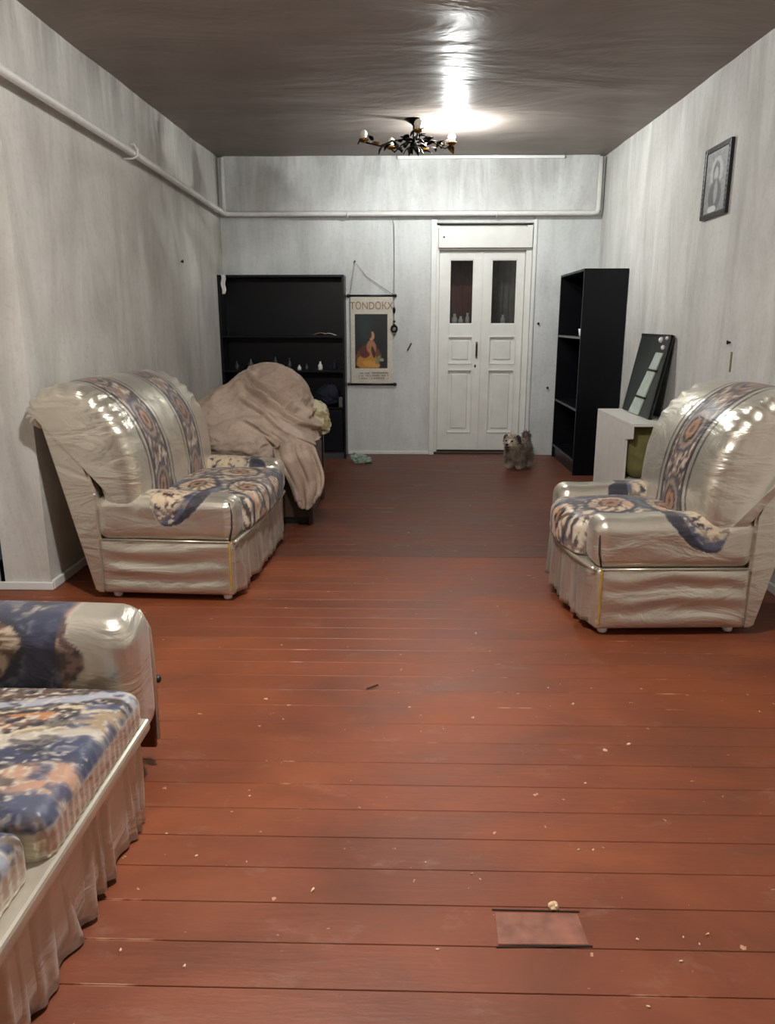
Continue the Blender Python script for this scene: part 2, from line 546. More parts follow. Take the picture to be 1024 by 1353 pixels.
# beam over the back wall, above the pipe
struct(box('trim_1', M['plaster_beam'], None, XL + 0.055, XR - 0.055, YB - 0.055, YB + 0.01, 2.485, 3.06, 0.02, 3), 'shallow plaster beam across the top of the back wall')
# white batten under the ceiling
struct(box('trim_2', M['trim_paint'], None, -0.10, 1.55, YB - 0.085, YB - 0.05, 2.972, 3.0, 0.004), 'thin white batten where ceiling meets back wall')
# plaster shoulders of the door opening
struct(box('trim_3', M['trim_paint'], None, DX0 - 0.055, DX0, YB - 0.022, YB + 0.02, 0.0, DZ + 0.03, 0.006), 'white moulding left of the double door')
struct(box('trim_4', M['trim_paint'], None, DX1, DX1 + 0.035, YB - 0.018, YB + 0.02, 0.0, DZ + 0.03, 0.006), 'white moulding right of the double door')
# baseboards
struct(box('baseboard_left', M['trim_paint'], None, XL, XL + 0.018, NICHE_Y + 0.002, YB - 0.01, 0.002, 0.05, 0.004), 'low pale skirting along the left wall')
struct(box('baseboard_niche', M['trim_paint'], None, XL - NICHE_D + 0.005, XL + 0.016, NICHE_Y - 0.018, NICHE_Y - 0.001, 0.002, 0.045, 0.004), 'low pale skirting on the end of the left wall')
struct(box('baseboard_back', M['trim_paint'], None, -0.62, DX0 - 0.06, YB - 0.016, YB - 0.001, 0.002, 0.035, 0.004), 'low pale skirting under the wall poster')
struct(box('baseboard_right', M['trim_paint'], None, XR - 0.016, XR - 0.001, YF + 0.05, 5.4, 0.002, 0.05, 0.004), 'low pale skirting along the right wall')

# ------------------------------------------------------------------ double door
door = empty('door_1', (0, 0, 0)); struct(door, 'white double door with two dark glass panes')
yd = YB + 0.10          # face of the leaves
box('door_frame', M['door_paint'], door, DX0, 0.338, YB + 0.055, YB + 0.20, 0.0, 2.37, 0.004)
box('door_frame', M['door_paint'], door, 1.232, DX1, YB + 0.055, YB + 0.20, 0.0, 2.37, 0.004)
box('door_head', M['door_paint'], door, 0.338, 1.232, YB + 0.08, YB + 0.20, 2.125, 2.37, 0.003)
hb = box('header_box', M['door_paint'], door, 0.325, 1.285, YB + 0.004, YB + 0.085, 2.145, 2.345, 0.006)
box('nail', M['iron'], hb, 0.372, 0.388, YB - 0.004, YB + 0.006, 2.24, 2.256, 0.002)
box('threshold', M['dark_wood'], door, DX0, DX1, YB + 0.02, YB + 0.22, -0.02, 0.022, 0.003)
def leaf(x0, x1, gx0, gx1, handle):
    lf = boxes('door_leaf', M['door_paint'], door, [
        (x0, gx0, yd, yd + 0.045, 0.035, 2.12), (gx1, x1, yd, yd + 0.045, 0.035, 2.12),
        (gx0 - .001, gx1 + .001, yd, yd + 0.045, 2.035, 2.12), (gx0 - .001, gx1 + .001, yd, yd + 0.045, 1.25, 1.385),
        (gx0 - .001, gx1 + .001, yd, yd + 0.045, 0.90, 0.975), (gx0 - .001, gx1 + .001, yd, yd + 0.045, 0.035, 0.235)], 0.004)
    for z0, z1 in ((0.975, 1.25), (0.235, 0.90)):
        p = box('door_panel', M['door_paint'], lf, gx0 - 0.002, gx1 + 0.002, yd + 0.02, yd + 0.034, z0 - 0.002, z1 + 0.002, 0.0)
        box('raised_field', M['door_paint'], lf, gx0 + 0.035, gx1 - 0.035, yd + 0.010, yd + 0.025, z0 + 0.035, z1 - 0.035, 0.009, 1)
        boxes('panel_moulding', M['door_paint'], lf, [(gx0 - .004, gx1 + .004, yd - 0.008, yd + 0.012, z1 - 0.004, z1 + 0.012), (gx0 - .004, gx1 + .004, yd - 0.006, yd + 0.012, z0 - 0.012, z0 + 0.004),
              (gx0 - .012, gx0 + .003, yd - 0.006, yd + 0.012, z0, z1), (gx1 - .003, gx1 + .012, yd - 0.006, yd + 0.012, z0, z1)], 0.003)
    g = box('glass_pane', M['glass'], lf, gx0 - 0.003, gx1 + 0.003, yd + 0.020, yd + 0.024, 1.383, 2.037, 0)
    boxes('glazing_bead', M['door_paint'], lf, [(gx0 - .004, gx0 + .008, yd + .004, yd + .02, 1.385, 2.035), (gx1 - .008, gx1 + .004, yd + .004, yd + .02, 1.385, 2.035),
          (gx0, gx1, yd + .004, yd + .02, 2.027, 2.037), (gx0, gx1, yd + .004, yd + .02, 1.383, 1.393)], 0.001)
    if handle:
        box('door_handle', M['iron'], lf, 0.744, 0.758, yd - 0.03, yd - 0.016, 1.05, 1.18, 0.005)
        box('handle_plate', M['grey_metal'], lf, 0.740, 0.762, yd - 0.006, yd + 0.002, 1.03, 1.20, 0.002)
        for zz in (1.06, 1.17):
            box('handle_post', M['iron'], lf, 0.747, 0.755, yd - 0.02, yd, zz - 0.004, zz + 0.004, 0.001)
        box('keyhole', M['iron'], lf, 0.733, 0.749, yd - 0.005, yd + 0.003, 0.93, 0.96, 0.004)
    return lf
leaf(0.341, 0.781, 0.452, 0.700, True)
lf2 = leaf(0.786, 1.229, 0.888, 1.152, False)
box('cover_strip', M['door_paint'], lf2, 0.772, 0.796, yd - 0.012, yd + 0.001, 0.036, 2.118, 0.004)

# dark hall behind the panes
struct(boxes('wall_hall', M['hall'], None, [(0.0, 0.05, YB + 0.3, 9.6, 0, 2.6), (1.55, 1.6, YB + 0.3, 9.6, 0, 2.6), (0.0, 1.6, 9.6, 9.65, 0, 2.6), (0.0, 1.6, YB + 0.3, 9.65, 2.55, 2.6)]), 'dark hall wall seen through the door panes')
def curtain(name, mat, x0, x1, z0, z1, yy, label):
    n = 60
    V, F = [], []
    for i in range(n + 1):
        t = i / n
        for z in (z0, z1):
            V.append((x0 + (x1 - x0) * t, yy + 0.012 * math.sin(t * 40) + 0.006 * math.sin(t * 17 + 1), z))
    for i in range(n): F.append((2 * i, 2 * i + 2, 2 * i + 3, 2 * i + 1))
    o = link(name, pydata(name, V, F), mat, None, smooth=True)
    sd = o.modifiers.new('thick', 'SOLIDIFY'); sd.thickness = 0.003
    return tag(o, label, 'curtain')
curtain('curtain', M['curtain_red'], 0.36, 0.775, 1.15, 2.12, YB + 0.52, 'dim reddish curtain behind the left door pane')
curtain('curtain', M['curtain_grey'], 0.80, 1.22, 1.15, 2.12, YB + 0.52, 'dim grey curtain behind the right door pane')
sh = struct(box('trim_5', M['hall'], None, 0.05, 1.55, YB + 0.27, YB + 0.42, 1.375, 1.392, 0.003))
def jar(name, x, r, h, label):
    o = lathe(name, M['white_gloss'], None, [(r * .8, 0), (r, h * .15), (r, h * .5), (r * .5, h * .75), (r * .6, h * .95), (r * .55, h)], 20, (x, YB + 0.345, 1.392))
    return tag(o, label, 'jug', 'white jugs behind the door glass')
jar('white_jug', 0.525, 0.030, 0.10, 'small white jug behind left door pane, the left one')
jar('white_jug', 0.592, 0.026, 0.075, 'small low white jug behind left door pane, the middle one')
jar('white_jug', 0.665, 0.022, 0.11, 'slim white jug behind left door pane, at its right edge')
jar('white_jug', 1.05, 0.026, 0.09, 'small white jug behind right door pane')

# ------------------------------------------------------------------ heating pipe
pipe = empty('heating_pipe', (XL + 0.05, YF + 0.1, 2.5)); tag(pipe, 'white painted heating pipe running along left and back walls', 'pipe')
def plocal(pts): return [(p[0] - pipe.location.x, p[1] - pipe.location.y, p[2] - pipe.location.z) for p in pts]
PX, PY = XL + 0.070, YB - 0.085
tube('pipe_run', M['pipe_paint'], pipe, plocal([(PX, YF + 0.02, 2.515), (PX, 3.9, 2.513), (PX, 5.5, 2.505), (PX, PY - 0.05, 2.466), (PX + 0.012, PY - 0.014, 2.463), (PX + 0.05, PY, 2.462), (0.5, PY, 2.462), (1.86, PY, 2.462), (1.895, PY, 2.470), (1.91, PY, 2.50), (1.91, PY, 2.985)]), 0.0225, 14)
tube('riser', M['pipe_paint'], pipe, plocal([(PX - 0.005, PY - 0.005, 2.462), (PX - 0.005, PY - 0.005, 2.99)]), 0.02, 12)
for yy in (5.47,):
    zc = 2.505
    tube('hook_bracket', M['pipe_paint'], pipe, plocal([(XL + 0.002, yy, zc - 0.035), (PX, yy, zc - 0.034), (PX + 0.03, yy, zc - 0.018), (PX + 0.034, yy, zc + 0.02), (PX + 0.012, yy, zc + 0.055), (PX - 0.02, yy, zc + 0.052)]), 0.006, 8)
tube('hook_bracket', M['pipe_paint'], pipe, plocal([(XL + 0.002, 1.5, 2.47), (PX, 1.5, 2.478), (PX + 0.03, 1.5, 2.50), (PX + 0.03, 1.5, 2.53)]), 0.006, 8)
for xx in (-0.6, 0.9):
    tube('hook_bracket', M['pipe_paint'], pipe, plocal([(xx, YB - 0.052, 2.43), (xx, PY, 2.431), (xx, PY - 0.028, 2.445), (xx, PY - 0.028, 2.47)]), 0.005, 8)

# ------------------------------------------------------------------ lamps
lampY, lampX = 6.60, 0.05
cz = ceil_z(lampY)
ch = empty('chandelier', (lampX, lampY, cz)); tag(ch, 'dark leafy iron chandelier with one lit bulb on the ceiling', 'chandelier')
lathe('canopy', M['iron'], ch, [(0.075, 0.0), (0.075, -0.008), (0.05, -0.02), (0.022, -0.04), (0.014, -0.05)][::-1], 24)
tube('stem', M['iron'], ch, [(0, 0, -0.03), (0, 0, -0.19)], 0.009, 10)
lathe('hub', M['iron'], ch, [(0.006, -0.225), (0.02, -0.215), (0.032, -0.195), (0.03, -0.175), (0.012, -0.155)], 18)
def leaf_mesh():
    V, F = [], []
    n = 8
    for i in range(n + 1):
        t = i / n
        w = 0.026 * math.sin(PI * (0.06 + 0.94 * t) ** 0.8) + 0.001
        x = 0.10 * t
        z = 0.02 * math.sin(t * PI) - 0.012 * t
        V += [(x, -w, z - 0.006), (x, 0, z + 0.003), (x, w, z - 0.006)]
    for i in range(n):
        a = 3 * i
        F += [(a, a + 3, a + 4, a + 1), (a + 1, a + 4, a + 5, a + 2)]
    return V, F
lV, lF = leaf_mesh()
leaf_me = pydata('leaf', lV, lF); leaf_me.materials.append(M['iron'])
leaf_me2 = pydata('leaf_gilt', lV, lF); leaf_me2.materials.append(M['gilt'])
rl = random.Random(11)
LIT = (0.31, 0.11)
for k, an in enumerate((19.5, 75, 125, 182, 275)):
    a = math.radians(an)
    R = (0.40 if k == 3 else 0.32) if k else math.hypot(*LIT)
    ca, sa = math.cos(a), math.sin(a)
    pts = [(0, 0, -0.185), (0.08 * ca, 0.08 * sa, -0.15), (0.18 * ca, 0.18 * sa, -0.165), (0.27 * ca, 0.27 * sa, -0.20), (R * ca, R * sa, -0.17)]
    arm = tube('arm', M['iron'], ch, pts, [0.008, 0.007, 0.006, 0.006, 0.007], 8)
    lathe('bulb_cup', M['gilt'], arm, [(0.012, -0.022), (0.030, -0.014), (0.042, 0.002), (0.040, 0.005), (0.024, -0.004), (0.012, -0.006)], 20, (R * ca, R * sa, -0.155))
    bz = -0.155
    prof = [(0.012, 0.0), (0.018, 0.012), (0.026, 0.028), (0.030, 0.044), (0.026, 0.060), (0.014, 0.072), (0.003, 0.077)]
    lathe('bulb', M['lit_bulb'] if k == 0 else M['clear_bulb'], arm, prof, 16, (R * ca, R * sa, bz))
    if k == 0:
        ld = bpy.data.lights.new('bulb_light', 'POINT'); ld.energy = LAMP_FAR; ld.shadow_soft_size = 0.035; ld.color = (0.97, 1.0, 0.985)
        lo = bpy.data.objects.new('bulb_light', ld); C.objects.link(lo); lo.parent = ch; lo.location = (R * ca * 1.02, R * sa * 1.02, bz + 0.045)
        ld.use_shadow = True
    for q in range(8):
        t = 0.12 + 0.82 * q / 7
        r = R * t
        me = leaf_me if rl.random() < 0.75 else leaf_me2
        lo_ = link('leaf', me, None, arm, (r * ca, r * sa, -0.16 - 0.03 * math.sin(t * PI) + rl.uniform(-0.012, 0.02)), (rl.uniform(-0.5, 0.5), rl.uniform(-0.7, 0.5), a + rl.choice((-1, 1)) * rl.uniform(0.5, 1.3)))
        sd = lo_.scale; lo_.scale = (rl.uniform(0.7, 1.1),) * 3
for k in range(6):
    link('leaf', leaf_me, None, ch, (0, 0, -0.20), (0, 0.5, k * PI / 3))
leaf_me.materials[0].use_backface_culling = False

# pendant bulb over the near half of the room
nl = (-0.30, 2.05)
nz = ceil_z(nl[1])
pd_ = empty('pendant_lamp', (nl[0], nl[1], nz)); tag(pd_, 'bare bulb pendant over the near part of the room', 'lamp')
lathe('canopy', M['white_gloss'], pd_, [(0.008, -0.03), (0.03, -0.025), (0.045, 0.0)], 20)
tube('cord', M['white_gloss'], pd_, [(0, 0, -0.02), (0, 0, -0.06)], 0.004, 8)
lathe('socket', M['black'], pd_, [(0.018, -0.10), (0.021, -0.09), (0.021, -0.055), (0.008, -0.045)], 16)
lathe('bulb', M['lit_bulb'], pd_, [(0.003, -0.205), (0.018, -0.20), (0.031, -0.18), (0.034, -0.162), (0.028, -0.135), (0.016, -0.105), (0.013, -0.098)], 18)
ld = bpy.data.lights.new('pendant_light', 'POINT'); ld.energy = LAMP_NEAR; ld.shadow_soft_size = 0.05; ld.color = (1.0, 0.985, 0.955)
lo = bpy.data.objects.new('pendant_light', ld); C.objects.link(lo); lo.parent = pd_; lo.location = (0, 0, -0.165)

# ------------------------------------------------------------------ upholstery: printed pattern
SAT = np.array(lin(208, 200, 184))
def cl(*c): return np.array(lin(*c))
def sstep(a, b, x):
    t = np.clip((x - a) / (b - a), 0, 1)
    return t * t * (3 - 2 * t)
def mixn(a, b, f):
    f = np.asarray(f)[:, None]
    return a * (1 - f) + b * f

def fabric(u, v, s=0, blue=0.5, cell=(0.30, 0.40)):
    """baroque print: lacy medallions in peach, cream and brown on slate, navy and taupe"""
    n = len(u)
    wu = u + 0.05 * (fbm(u * 9, v * 9, None, s + 1, 3) - 0.5)
    wv = v + 0.07 * (fbm(u * 8, v * 8, None, s + 2, 3) - 0.5)
    big = fbm(wu * 3.2, wv * 4.5, None, s + 3, 3)
    fine = fbm(u * 42, v * 42, None, s + 4, 3)
    mid = fbm(wu * 14, wv * 14, None, s + 5, 3)
    col = np.tile(cl(128, 112, 104), (n, 1))
    col = mixn(col, cl(60, 50, 52), sstep(0.50, 0.60, mid) * 0.8)
    col = mixn(col, cl(60, 62, 78), sstep(0.53 - 0.08 * blue, 0.60 - 0.06 * blue, big))
    col = mixn(col, cl(124, 130, 148), sstep(0.60, 0.66, big) * sstep(0.4, 0.6, fine) * blue)
    col = mixn(col, cl(212, 198, 176), sstep(0.52, 0.62, fine) * sstep(0.66, 0.46, big) * 0.85)
    # medallion lattice
    cu, cv = cell
    row = np.floor(wv / cv)
    uu = wu / cu + 0.5 * (row % 2)
    fu = (uu - np.floor(uu) - 0.5) * cu
    fv = (wv / cv - row - 0.5) * cv
    r = np.sqrt((fu / (cu * 0.46)) ** 2 + (fv / (cv * 0.46)) ** 2) + 0.14 * (fine - 0.5)
    ang = np.arctan2(fv, fu)
    lace = 0.5 + 0.5 * np.sin(ang * 14 + r * 9)
    col = mixn(col, cl(58, 56, 68), sstep(1.0, 0.93, r) * sstep(0.70, 0.78, r))
    inner = sstep(0.80, 0.74, r)
    colc = mixn(np.tile(cl(206, 186, 160), (n, 1)), cl(112, 84, 66), sstep(0.45, 0.62, fine * 0.6 + lace * 0.4))
    colc = mixn(colc, cl(208, 160, 130), sstep(0.5, 0.6, mid) * 0.7)
    col = mixn(col, colc, inner)
    col = mixn(col, cl(38, 32, 40), sstep(0.46, 0.42, r) * sstep(0.30, 0.34, r))
    col = mixn(col, cl(156, 112, 80), sstep(0.33, 0.28, r))
    col = mixn(col, cl(60, 42, 36), sstep(0.14, 0.10, r))
    return col

def stripe(c, t, s=0):
    """patterned band; c = signed distance / half width, t along the band in metres. returns colour, mask"""
    wob = 0.10 * np.sin(t * 9 + s) + 0.18 * (fbm(t * 7, c * 0 + s, None, s + 9, 3) - 0.5)
    q = np.abs(c + wob * 0.6)
    n = len(c)
    fine = fbm(t * 45, c * 7 + 3, None, s + 21, 3)
    mid = fbm(t * 16, c * 2.5 + 8, None, s + 22, 3)
    col = np.tile(cl(128, 106, 96), (n, 1))
    col = mixn(col, cl(58, 46, 46), sstep(0.46, 0.60, mid))
    col = mixn(col, cl(206, 188, 168), sstep(0.52, 0.64, fine) * 0.8)
    tt = (t / 0.36) % 1.0 - 0.5
    r = np.sqrt((tt * 0.36 / 0.135) ** 2 + (c / 0.80) ** 2) + 0.12 * (fine - 0.5)
    col = mixn(col, cl(70, 64, 72), sstep(1.0, 0.94, r))
    col = mixn(col, cl(150, 128, 112), sstep(0.80, 0.74, r) * 0.9)
    col = mixn(col, cl(44, 36, 40), sstep(0.60, 0.55, r))
    col = mixn(col, cl(162, 116, 84), sstep(0.42, 0.36, r))
    col = mixn(col, cl(56, 38, 34), sstep(0.18, 0.12, r))
    col = mixn(col, cl(30, 26, 30), sstep(0.78, 0.86, q))
    mask = sstep(1.04, 0.98, q)
    line = sstep(1.20, 1.24, q) * sstep(1.36, 1.31, q)
    return col, mask, line

def cols4(rgb, alpha):
    return np.concatenate([rgb, np.asarray(alpha)[:, None]], 1)

def satin(n, p, s=0):
    v = fbm(p[:, 0] * 7, p[:, 1] * 7, p[:, 2] * 11, s + 40, 3)
    return np.tile(SAT, (n, 1)) * (0.90 + 0.2 * v)[:, None]

def catmull(pts, per=8):
    P = [np.array(p, float) for p in pts]
    n = len(P); out = []
    for i in range(n):
        p0, p1, p2, p3 = P[i - 1], P[i], P[(i + 1) % n], P[(i + 2) % n]
        for k in range(per):
            t = k / per
            out.append(0.5 * ((2 * p1) + (-p0 + p2) * t + (2 * p0 - 5 * p1 + 4 * p2 - p3) * t * t + (-p0 + 3 * p1 - 3 * p2 + p3) * t ** 3))
    return np.array(out)

BACK = [(-.10, .40), (-.095, .54), (-.105, .69), (-.135, .83), (-.20, .955), (-.30, 1.05), (-.42, 1.10), (-.54, 1.09), (-.63, 1.03), (-.66, .95), (-.62, .89), (-.54, .885), (-.45, .85), (-.36, .72), (-.31, .55), (-.29, .42)]

def back_cushion(name, parent, W, stripes, hw, s, nw=110):
    prof = catmull(BACK, 9)
    n = len(prof)
    tang = np.roll(prof, -1, 0) - np.roll(prof, 1, 0)
    tang /= np.linalg.norm(tang, axis=1, keepdims=True)
    nor = np.stack([-tang[:, 1], tang[:, 0]], 1)        # points outward or inward: fix by area sign
    area = np.sum(prof[:, 0] * np.roll(prof[:, 1], -1) - np.roll(prof[:, 0], -1) * prof[:, 1])
    if area > 0: nor = -nor
    arc = np.concatenate([[0], np.cumsum(np.linalg.norm(np.diff(prof, axis=0), axis=1))])
    R = 0.075
    ys = np.linspace(-1, 1, nw + 1)
    ys = np.sign(ys) * (1 - (1 - np.abs(ys)) ** 1.25)
    V, Cc = [], []
    frac = np.arange(n) / n
    roll = sstep(0.12, 0.3, frac) * sstep(0.72, 0.60, frac)
    for yv in ys:
        yy = yv * (W / 2 + 0.012)
        d = max(0.0, (abs(yy) - (W / 2 + 0.012 - R)) / R)
        inset = R * 0.85 * (1 - math.sqrt(max(0, 1 - d * d)))
        pl_w = max(0.0, min(1.0, (abs(yv) - 0.70) / 0.25)) * (1 - 0.4 * d)
        ple = 0.0095 * pl_w * roll * np.sin(frac * 2 * PI * 24 + 2 * np.sin(frac * 23) + s)
        puff = 0.018 * (1 - yv * yv)
        p = prof - nor * (inset - ple - puff * (frac < 0.62))[:, None]
        V.append(np.stack([p[:, 0], np.full(n, yy) - 0.012 * np.sign(yv) * (1 - roll), p[:, 1]], 1))
        col = satin(n, V[-1], s)
        al = np.ones(n)
        tw = 0.05 * np.sin(arc * 3.0)           # the bands spread a little towards the top
        for k, y0 in enumerate(stripes):
            c = (yy - y0 - tw * 0.3) / (hw * (1.0 + 0.35 * sstep(0.22, 0.0, arc)))
            sc, mk, ln = stripe(c, arc + 0.02, s + k)
            col = mixn(col, cl(58, 50, 50), ln * 0.85)
            col = mixn(col, sc, mk)
            al = al * (1 - mk)
        Cc.append(cols4(col, al))
    m = len(ys)
    F = []
    for i in range(m - 1):
        for j in range(n):
            F.append((i * n + j, i * n + (j + 1) % n, (i + 1) * n + (j + 1) % n, (i + 1) * n + j))
    F.append(tuple(range(n))); F.append(tuple(range((m - 1) * n + n - 1, (m - 1) * n - 1, -1)))
    me = pydata(name, np.vstack(V), F, np.vstack(Cc))
    bm = bmesh.new(); bm.from_mesh(me); bmesh.ops.recalc_face_normals(bm, faces=bm.faces); bm.to_mesh(me); bm.free()
    return link(name, me, M['uph'], parent, smooth=True)

def cushion(name, parent, cx, cy, cz_, hx, hy, hz, r, colour, bulge=0.0, step=0.012, ripple=0.0, s=0, bow=0.0, crease=0.0):
    v, F = rbox(hx, hy, hz, r, step)
    u = v / np.array([hx, hy, hz])
    v = v.copy()
    crown = np.clip(1 - u[:, 0] ** 2, 0, 1) * np.clip(1 - u[:, 1] ** 2, 0, 1)
    v[:, 2] += np.where(u[:, 2] > 0, 1, 0) * bulge * crown
    if bow: v[:, 0] += bow * np.clip(1 - u[:, 1] ** 2, 0, 1) * np.clip(u[:, 0], 0, 1)
    if ripple:
        edge = sstep(0.55, 0.95, np.maximum(np.abs(u[:, 0]), np.abs(u[:, 1])))
        w = np.sin((v[:, 0] * 1.0 + v[:, 1] * 1.0) * 210 + 14 * fbm(v[:, 0] * 7, v[:, 1] * 7, v[:, 2] * 5, s)) * edge
        v[:, 0] += ripple * w * np.sign(u[:, 0]) * (np.abs(u[:, 0]) > 0.8)
        v[:, 1] += ripple * w * np.sign(u[:, 1]) * (np.abs(u[:, 1]) > 0.8)
    if crease:
        k = np.sin(v[:, 2] * 62 + 5.0 * fbm(v[:, 0] * 2.6, v[:, 2] * 3, None, s + 5, 2)) * (0.4 + fbm(v[:, 0] * 3, v[:, 2] * 5, None, s + 8, 2))
        v[:, 1] += crease * k * np.sign(u[:, 1]) * (np.abs(u[:, 1]) > 0.9) * np.clip(1 - (u[:, 0]) ** 6, 0, 1)
    if hz < 0.125 and r > 0.03:
        un = fbm(v[:, 0] * 6 + s, v[:, 1] * 6, v[:, 2] * 8, s + 70, 2) - 0.5
        v[:, 2] += 0.014 * un * (u[:, 2] > 0); v[:, 1] += 0.010 * un * np.sign(u[:, 1])
    v += np.array([cx, cy, cz_])
    rgb, al = colour(v)
    me = pydata(name, v, F, cols4(rgb, al))
    return link(name, me, M['uph'], parent, smooth=True)

def all_satin(s=0):
    return lambda v: (satin(len(v), v, s), np.ones(len(v)))
def all_print(s=0, blue=0.5, cell=(0.30, 0.40)):
    return lambda v: (fabric(v[:, 0] + 0.4 * v[:, 2], v[:, 1] + s * 0.37, s, blue, cell), np.zeros(len(v)))

def skirt(name, parent, y0, y1, xf, z0, z1, pleats, s=0, amp=0.010):
    n, m = pleats * 8, 10
    V, F = [], []
    ph = random.Random(s + 5)
    for i in range(n + 1):
        t = i / n
        yy = y0 + (y1 - y0) * t
        for j in range(m + 1):
            k = j / m
            a = amp * (0.35 + 0.65 * (1 - k) ** 0.7)
            w = math.sin(2 * PI * pleats * t + 2.2 * math.sin(t * 19 + s) + 1.5 * math.sin(t * 43 + 2 * s) + 1.2 * (1 - k) * math.sin(t * 31 + s) + 0.9 * math.sin(k * 3 + t * 60))
            w = math.copysign(abs(w) ** 0.75, w) * (0.65 + 0.5 * math.sin(t * 27 + 1.7 * s))
            w2 = 0.5 * math.sin(2 * PI * pleats * 0.43 * t + 2 + s)
            V.append((xf(yy) + a * (w + w2) + 0.006, yy, z0 + (z1 - z0) * k + 0.006 * math.sin(t * 23 + s) * (1 - k)))
    for i in range(n):
        for j in range(m):
            a = i * (m + 1) + j
            F.append((a, a + m + 1, a + m + 2, a + 1))
    v = np.array(V)
    me = pydata(name, v, F, cols4(satin(len(v), v, s) * 0.9, np.ones(len(v))))
    o = link(name, me, M['uph'], parent, smooth=True)
    sd = o.modifiers.new('thick', 'SOLIDIFY'); sd.thickness = 0.006; sd.offset = -1
    return o

def make_chair(name, label, loc, rz, W, stripes, hw, ux, s, bow, group):
    root = empty(name, loc, rz)
    tag(root, label, 'armchair', group)
    D0, D1 = -0.33, 0.36
    BZ = 0.325
    # base
    cushion('base', root, (D0 + D1) / 2, 0, (0.035 + BZ) / 2, (D1 - D0) / 2, W / 2, (BZ - 0.035) / 2, 0.016, all_satin(s), step=0.014, s=s, bow=bow, crease=0.0085 if W > 1 else 0.006)
    xf = lambda yy: D1 + bow * max(0, 1 - (2 * yy / W) ** 2)
    skirt('skirt', root, -W / 2 + 0.035, W / 2 - 0.035, xf, 0.045, BZ - 0.01, int(W * 10), s, 0.017)
    tube('front_piping', M['piping'], root, [(xf(t * (W / 2 - 0.02)) + 0.012, t * (W / 2 - 0.02), BZ - 0.004) for t in np.linspace(-1, 1, 25)], 0.010, 10)
    # back frame: slanting slab
    poly = [(-.375, .035), (-.588, .95), (-.52, 1.0), (-.40, .80), (-.325, .56), (-.322, .035)]
    n = 22
    sl = prism('back_frame', None, root, poly, 'y', -W / 2 + 0.001, W / 2 - 0.001, 0.012)
    me = sl.data
    co = np.array([v.co[:] for v in me.vertices])
    a = me.color_attributes.new('Col', 'FLOAT_COLOR', 'POINT'); a.data.foreach_set('color', cols4(satin(len(co), co, s), np.ones(len(co))).astype(np.float32).ravel())
    me.materials.append(M['uph'])
    back_cushion('back_cushion', root, W, stripes, hw, s)
    # arms
    aw = 0.19
    for sg in (-1, 1):
        yc = sg * (W / 2 - aw / 2 + 0.004)
        def colour(v, sg=sg, yc=yc):
            inn = (v[:, 1] - (sg * (W / 2 - aw))) * sg          # from the inner edge outwards
            down = np.maximum(0, 0.545 - v[:, 2]) * (inn > aw * 0.5)
            q = np.clip(inn, 0, aw) + down
            n_ = len(v)
            x0 = ux
            wid = 0.165 * np.sqrt(np.clip(1 - (q / 0.335) ** 2, 0, 1)) + 0.10 * sstep(0.09, 0.0, q)
            dd = np.abs(v[:, 0] - x0 - 0.06 * np.sin(q * 9)) - wid + 0.02 * (fbm(v[:, 0] * 30, q * 30, None, s, 2) - 0.5)
            mk = sstep(0.004, -0.004, dd) * (q < 0.34)
            base = satin(n_, v, s)
            fr = np.sqrt(((v[:, 0] - x0) / 0.165) ** 2 + (q / 0.335) ** 2)
            fine = fbm(v[:, 0] * 55, q * 55, None, s + 3, 3)
            pat = fabric(v[:, 0] - x0 + 0.15, q + 0.05, s + 2, 0.4, (0.30, 0.30))
            pat = mixn(pat, cl(206, 188, 160), sstep(0.36, 0.52, fine) * sstep(0.85, 0.7, fr) * 0.9)
            pat = mixn(pat, cl(84, 90, 110), sstep(0.80, 0.86, fr) * sstep(0.35, 0.55, fine))
            pat = mixn(pat, cl(46, 42, 52), sstep(0.93, 0.97, fr) * 0.9)
            return mixn(base, pat, mk), 1 - mk
        ar = cushion('arm', root, 0.02, yc, 0.435, 0.365, aw / 2 + 0.004, 0.115, 0.062, colour, bulge=0.012, step=0.0065, ripple=0.0, s=s)
        # dark seam at the front of the arm and the bare corner below it
        yy = sg * (W / 2 - 0.012)
        tube('arm_seam', M['dark_cord'], ar, [(0.352, yy + sg * 0.013, 0.335), (0.366, yy + sg * 0.010, 0.40), (0.366, yy + sg * 0.004, 0.47), (0.352, yy - sg * 0.006, 0.525)], 0.0045, 8)
        box('bare_foam_edge', M['yellow_foam'], root, 0.342, 0.354, yy + sg * 0.005 - 0.011, yy + sg * 0.005 + 0.011, 0.06, 0.325, 0.004)
        tube('arm_piping', M['piping'], ar, [(-0.32, sg * (W / 2 + 0.001), BZ), (0.35, sg * (W / 2 + 0.001), BZ)], 0.005, 8)
    cushion('seat_cushion', root, 0.125, 0, 0.415, 0.285, W / 2 - aw + 0.006, 0.098, 0.06, all_print(s + 1, 0.55, (0.28, 0.36)), bulge=0.03, step=0.010, s=s, bow=bow, ripple=0.003)
    for fx in (D0 + 0.05, D1 - 0.05):
        for sg in (-1, 1):
            lathe('foot', M['white_gloss'], root, [(0.014, 0.0), (0.022, 0.006), (0.024, 0.02), (0.018, 0.045)], 14, (fx, sg * (W / 2 - 0.06), 0))
    return root

make_chair('loveseat', 'wide champagne satin armchair with two patterned bands, under the beige blanket', (-1.205, 4.29, 0), math.radians(-3), 1.24, [-0.345, 0.215], 0.115, 0.03, 3, 0.025, 'satin seating set')
make_chair('armchair', 'champagne satin armchair with one patterned band, by the right wall', (1.215, 3.715, 0), math.radians(182.5), 0.88, [0.07], 0.135, -0.14, 11, 0.06, 'satin seating set')

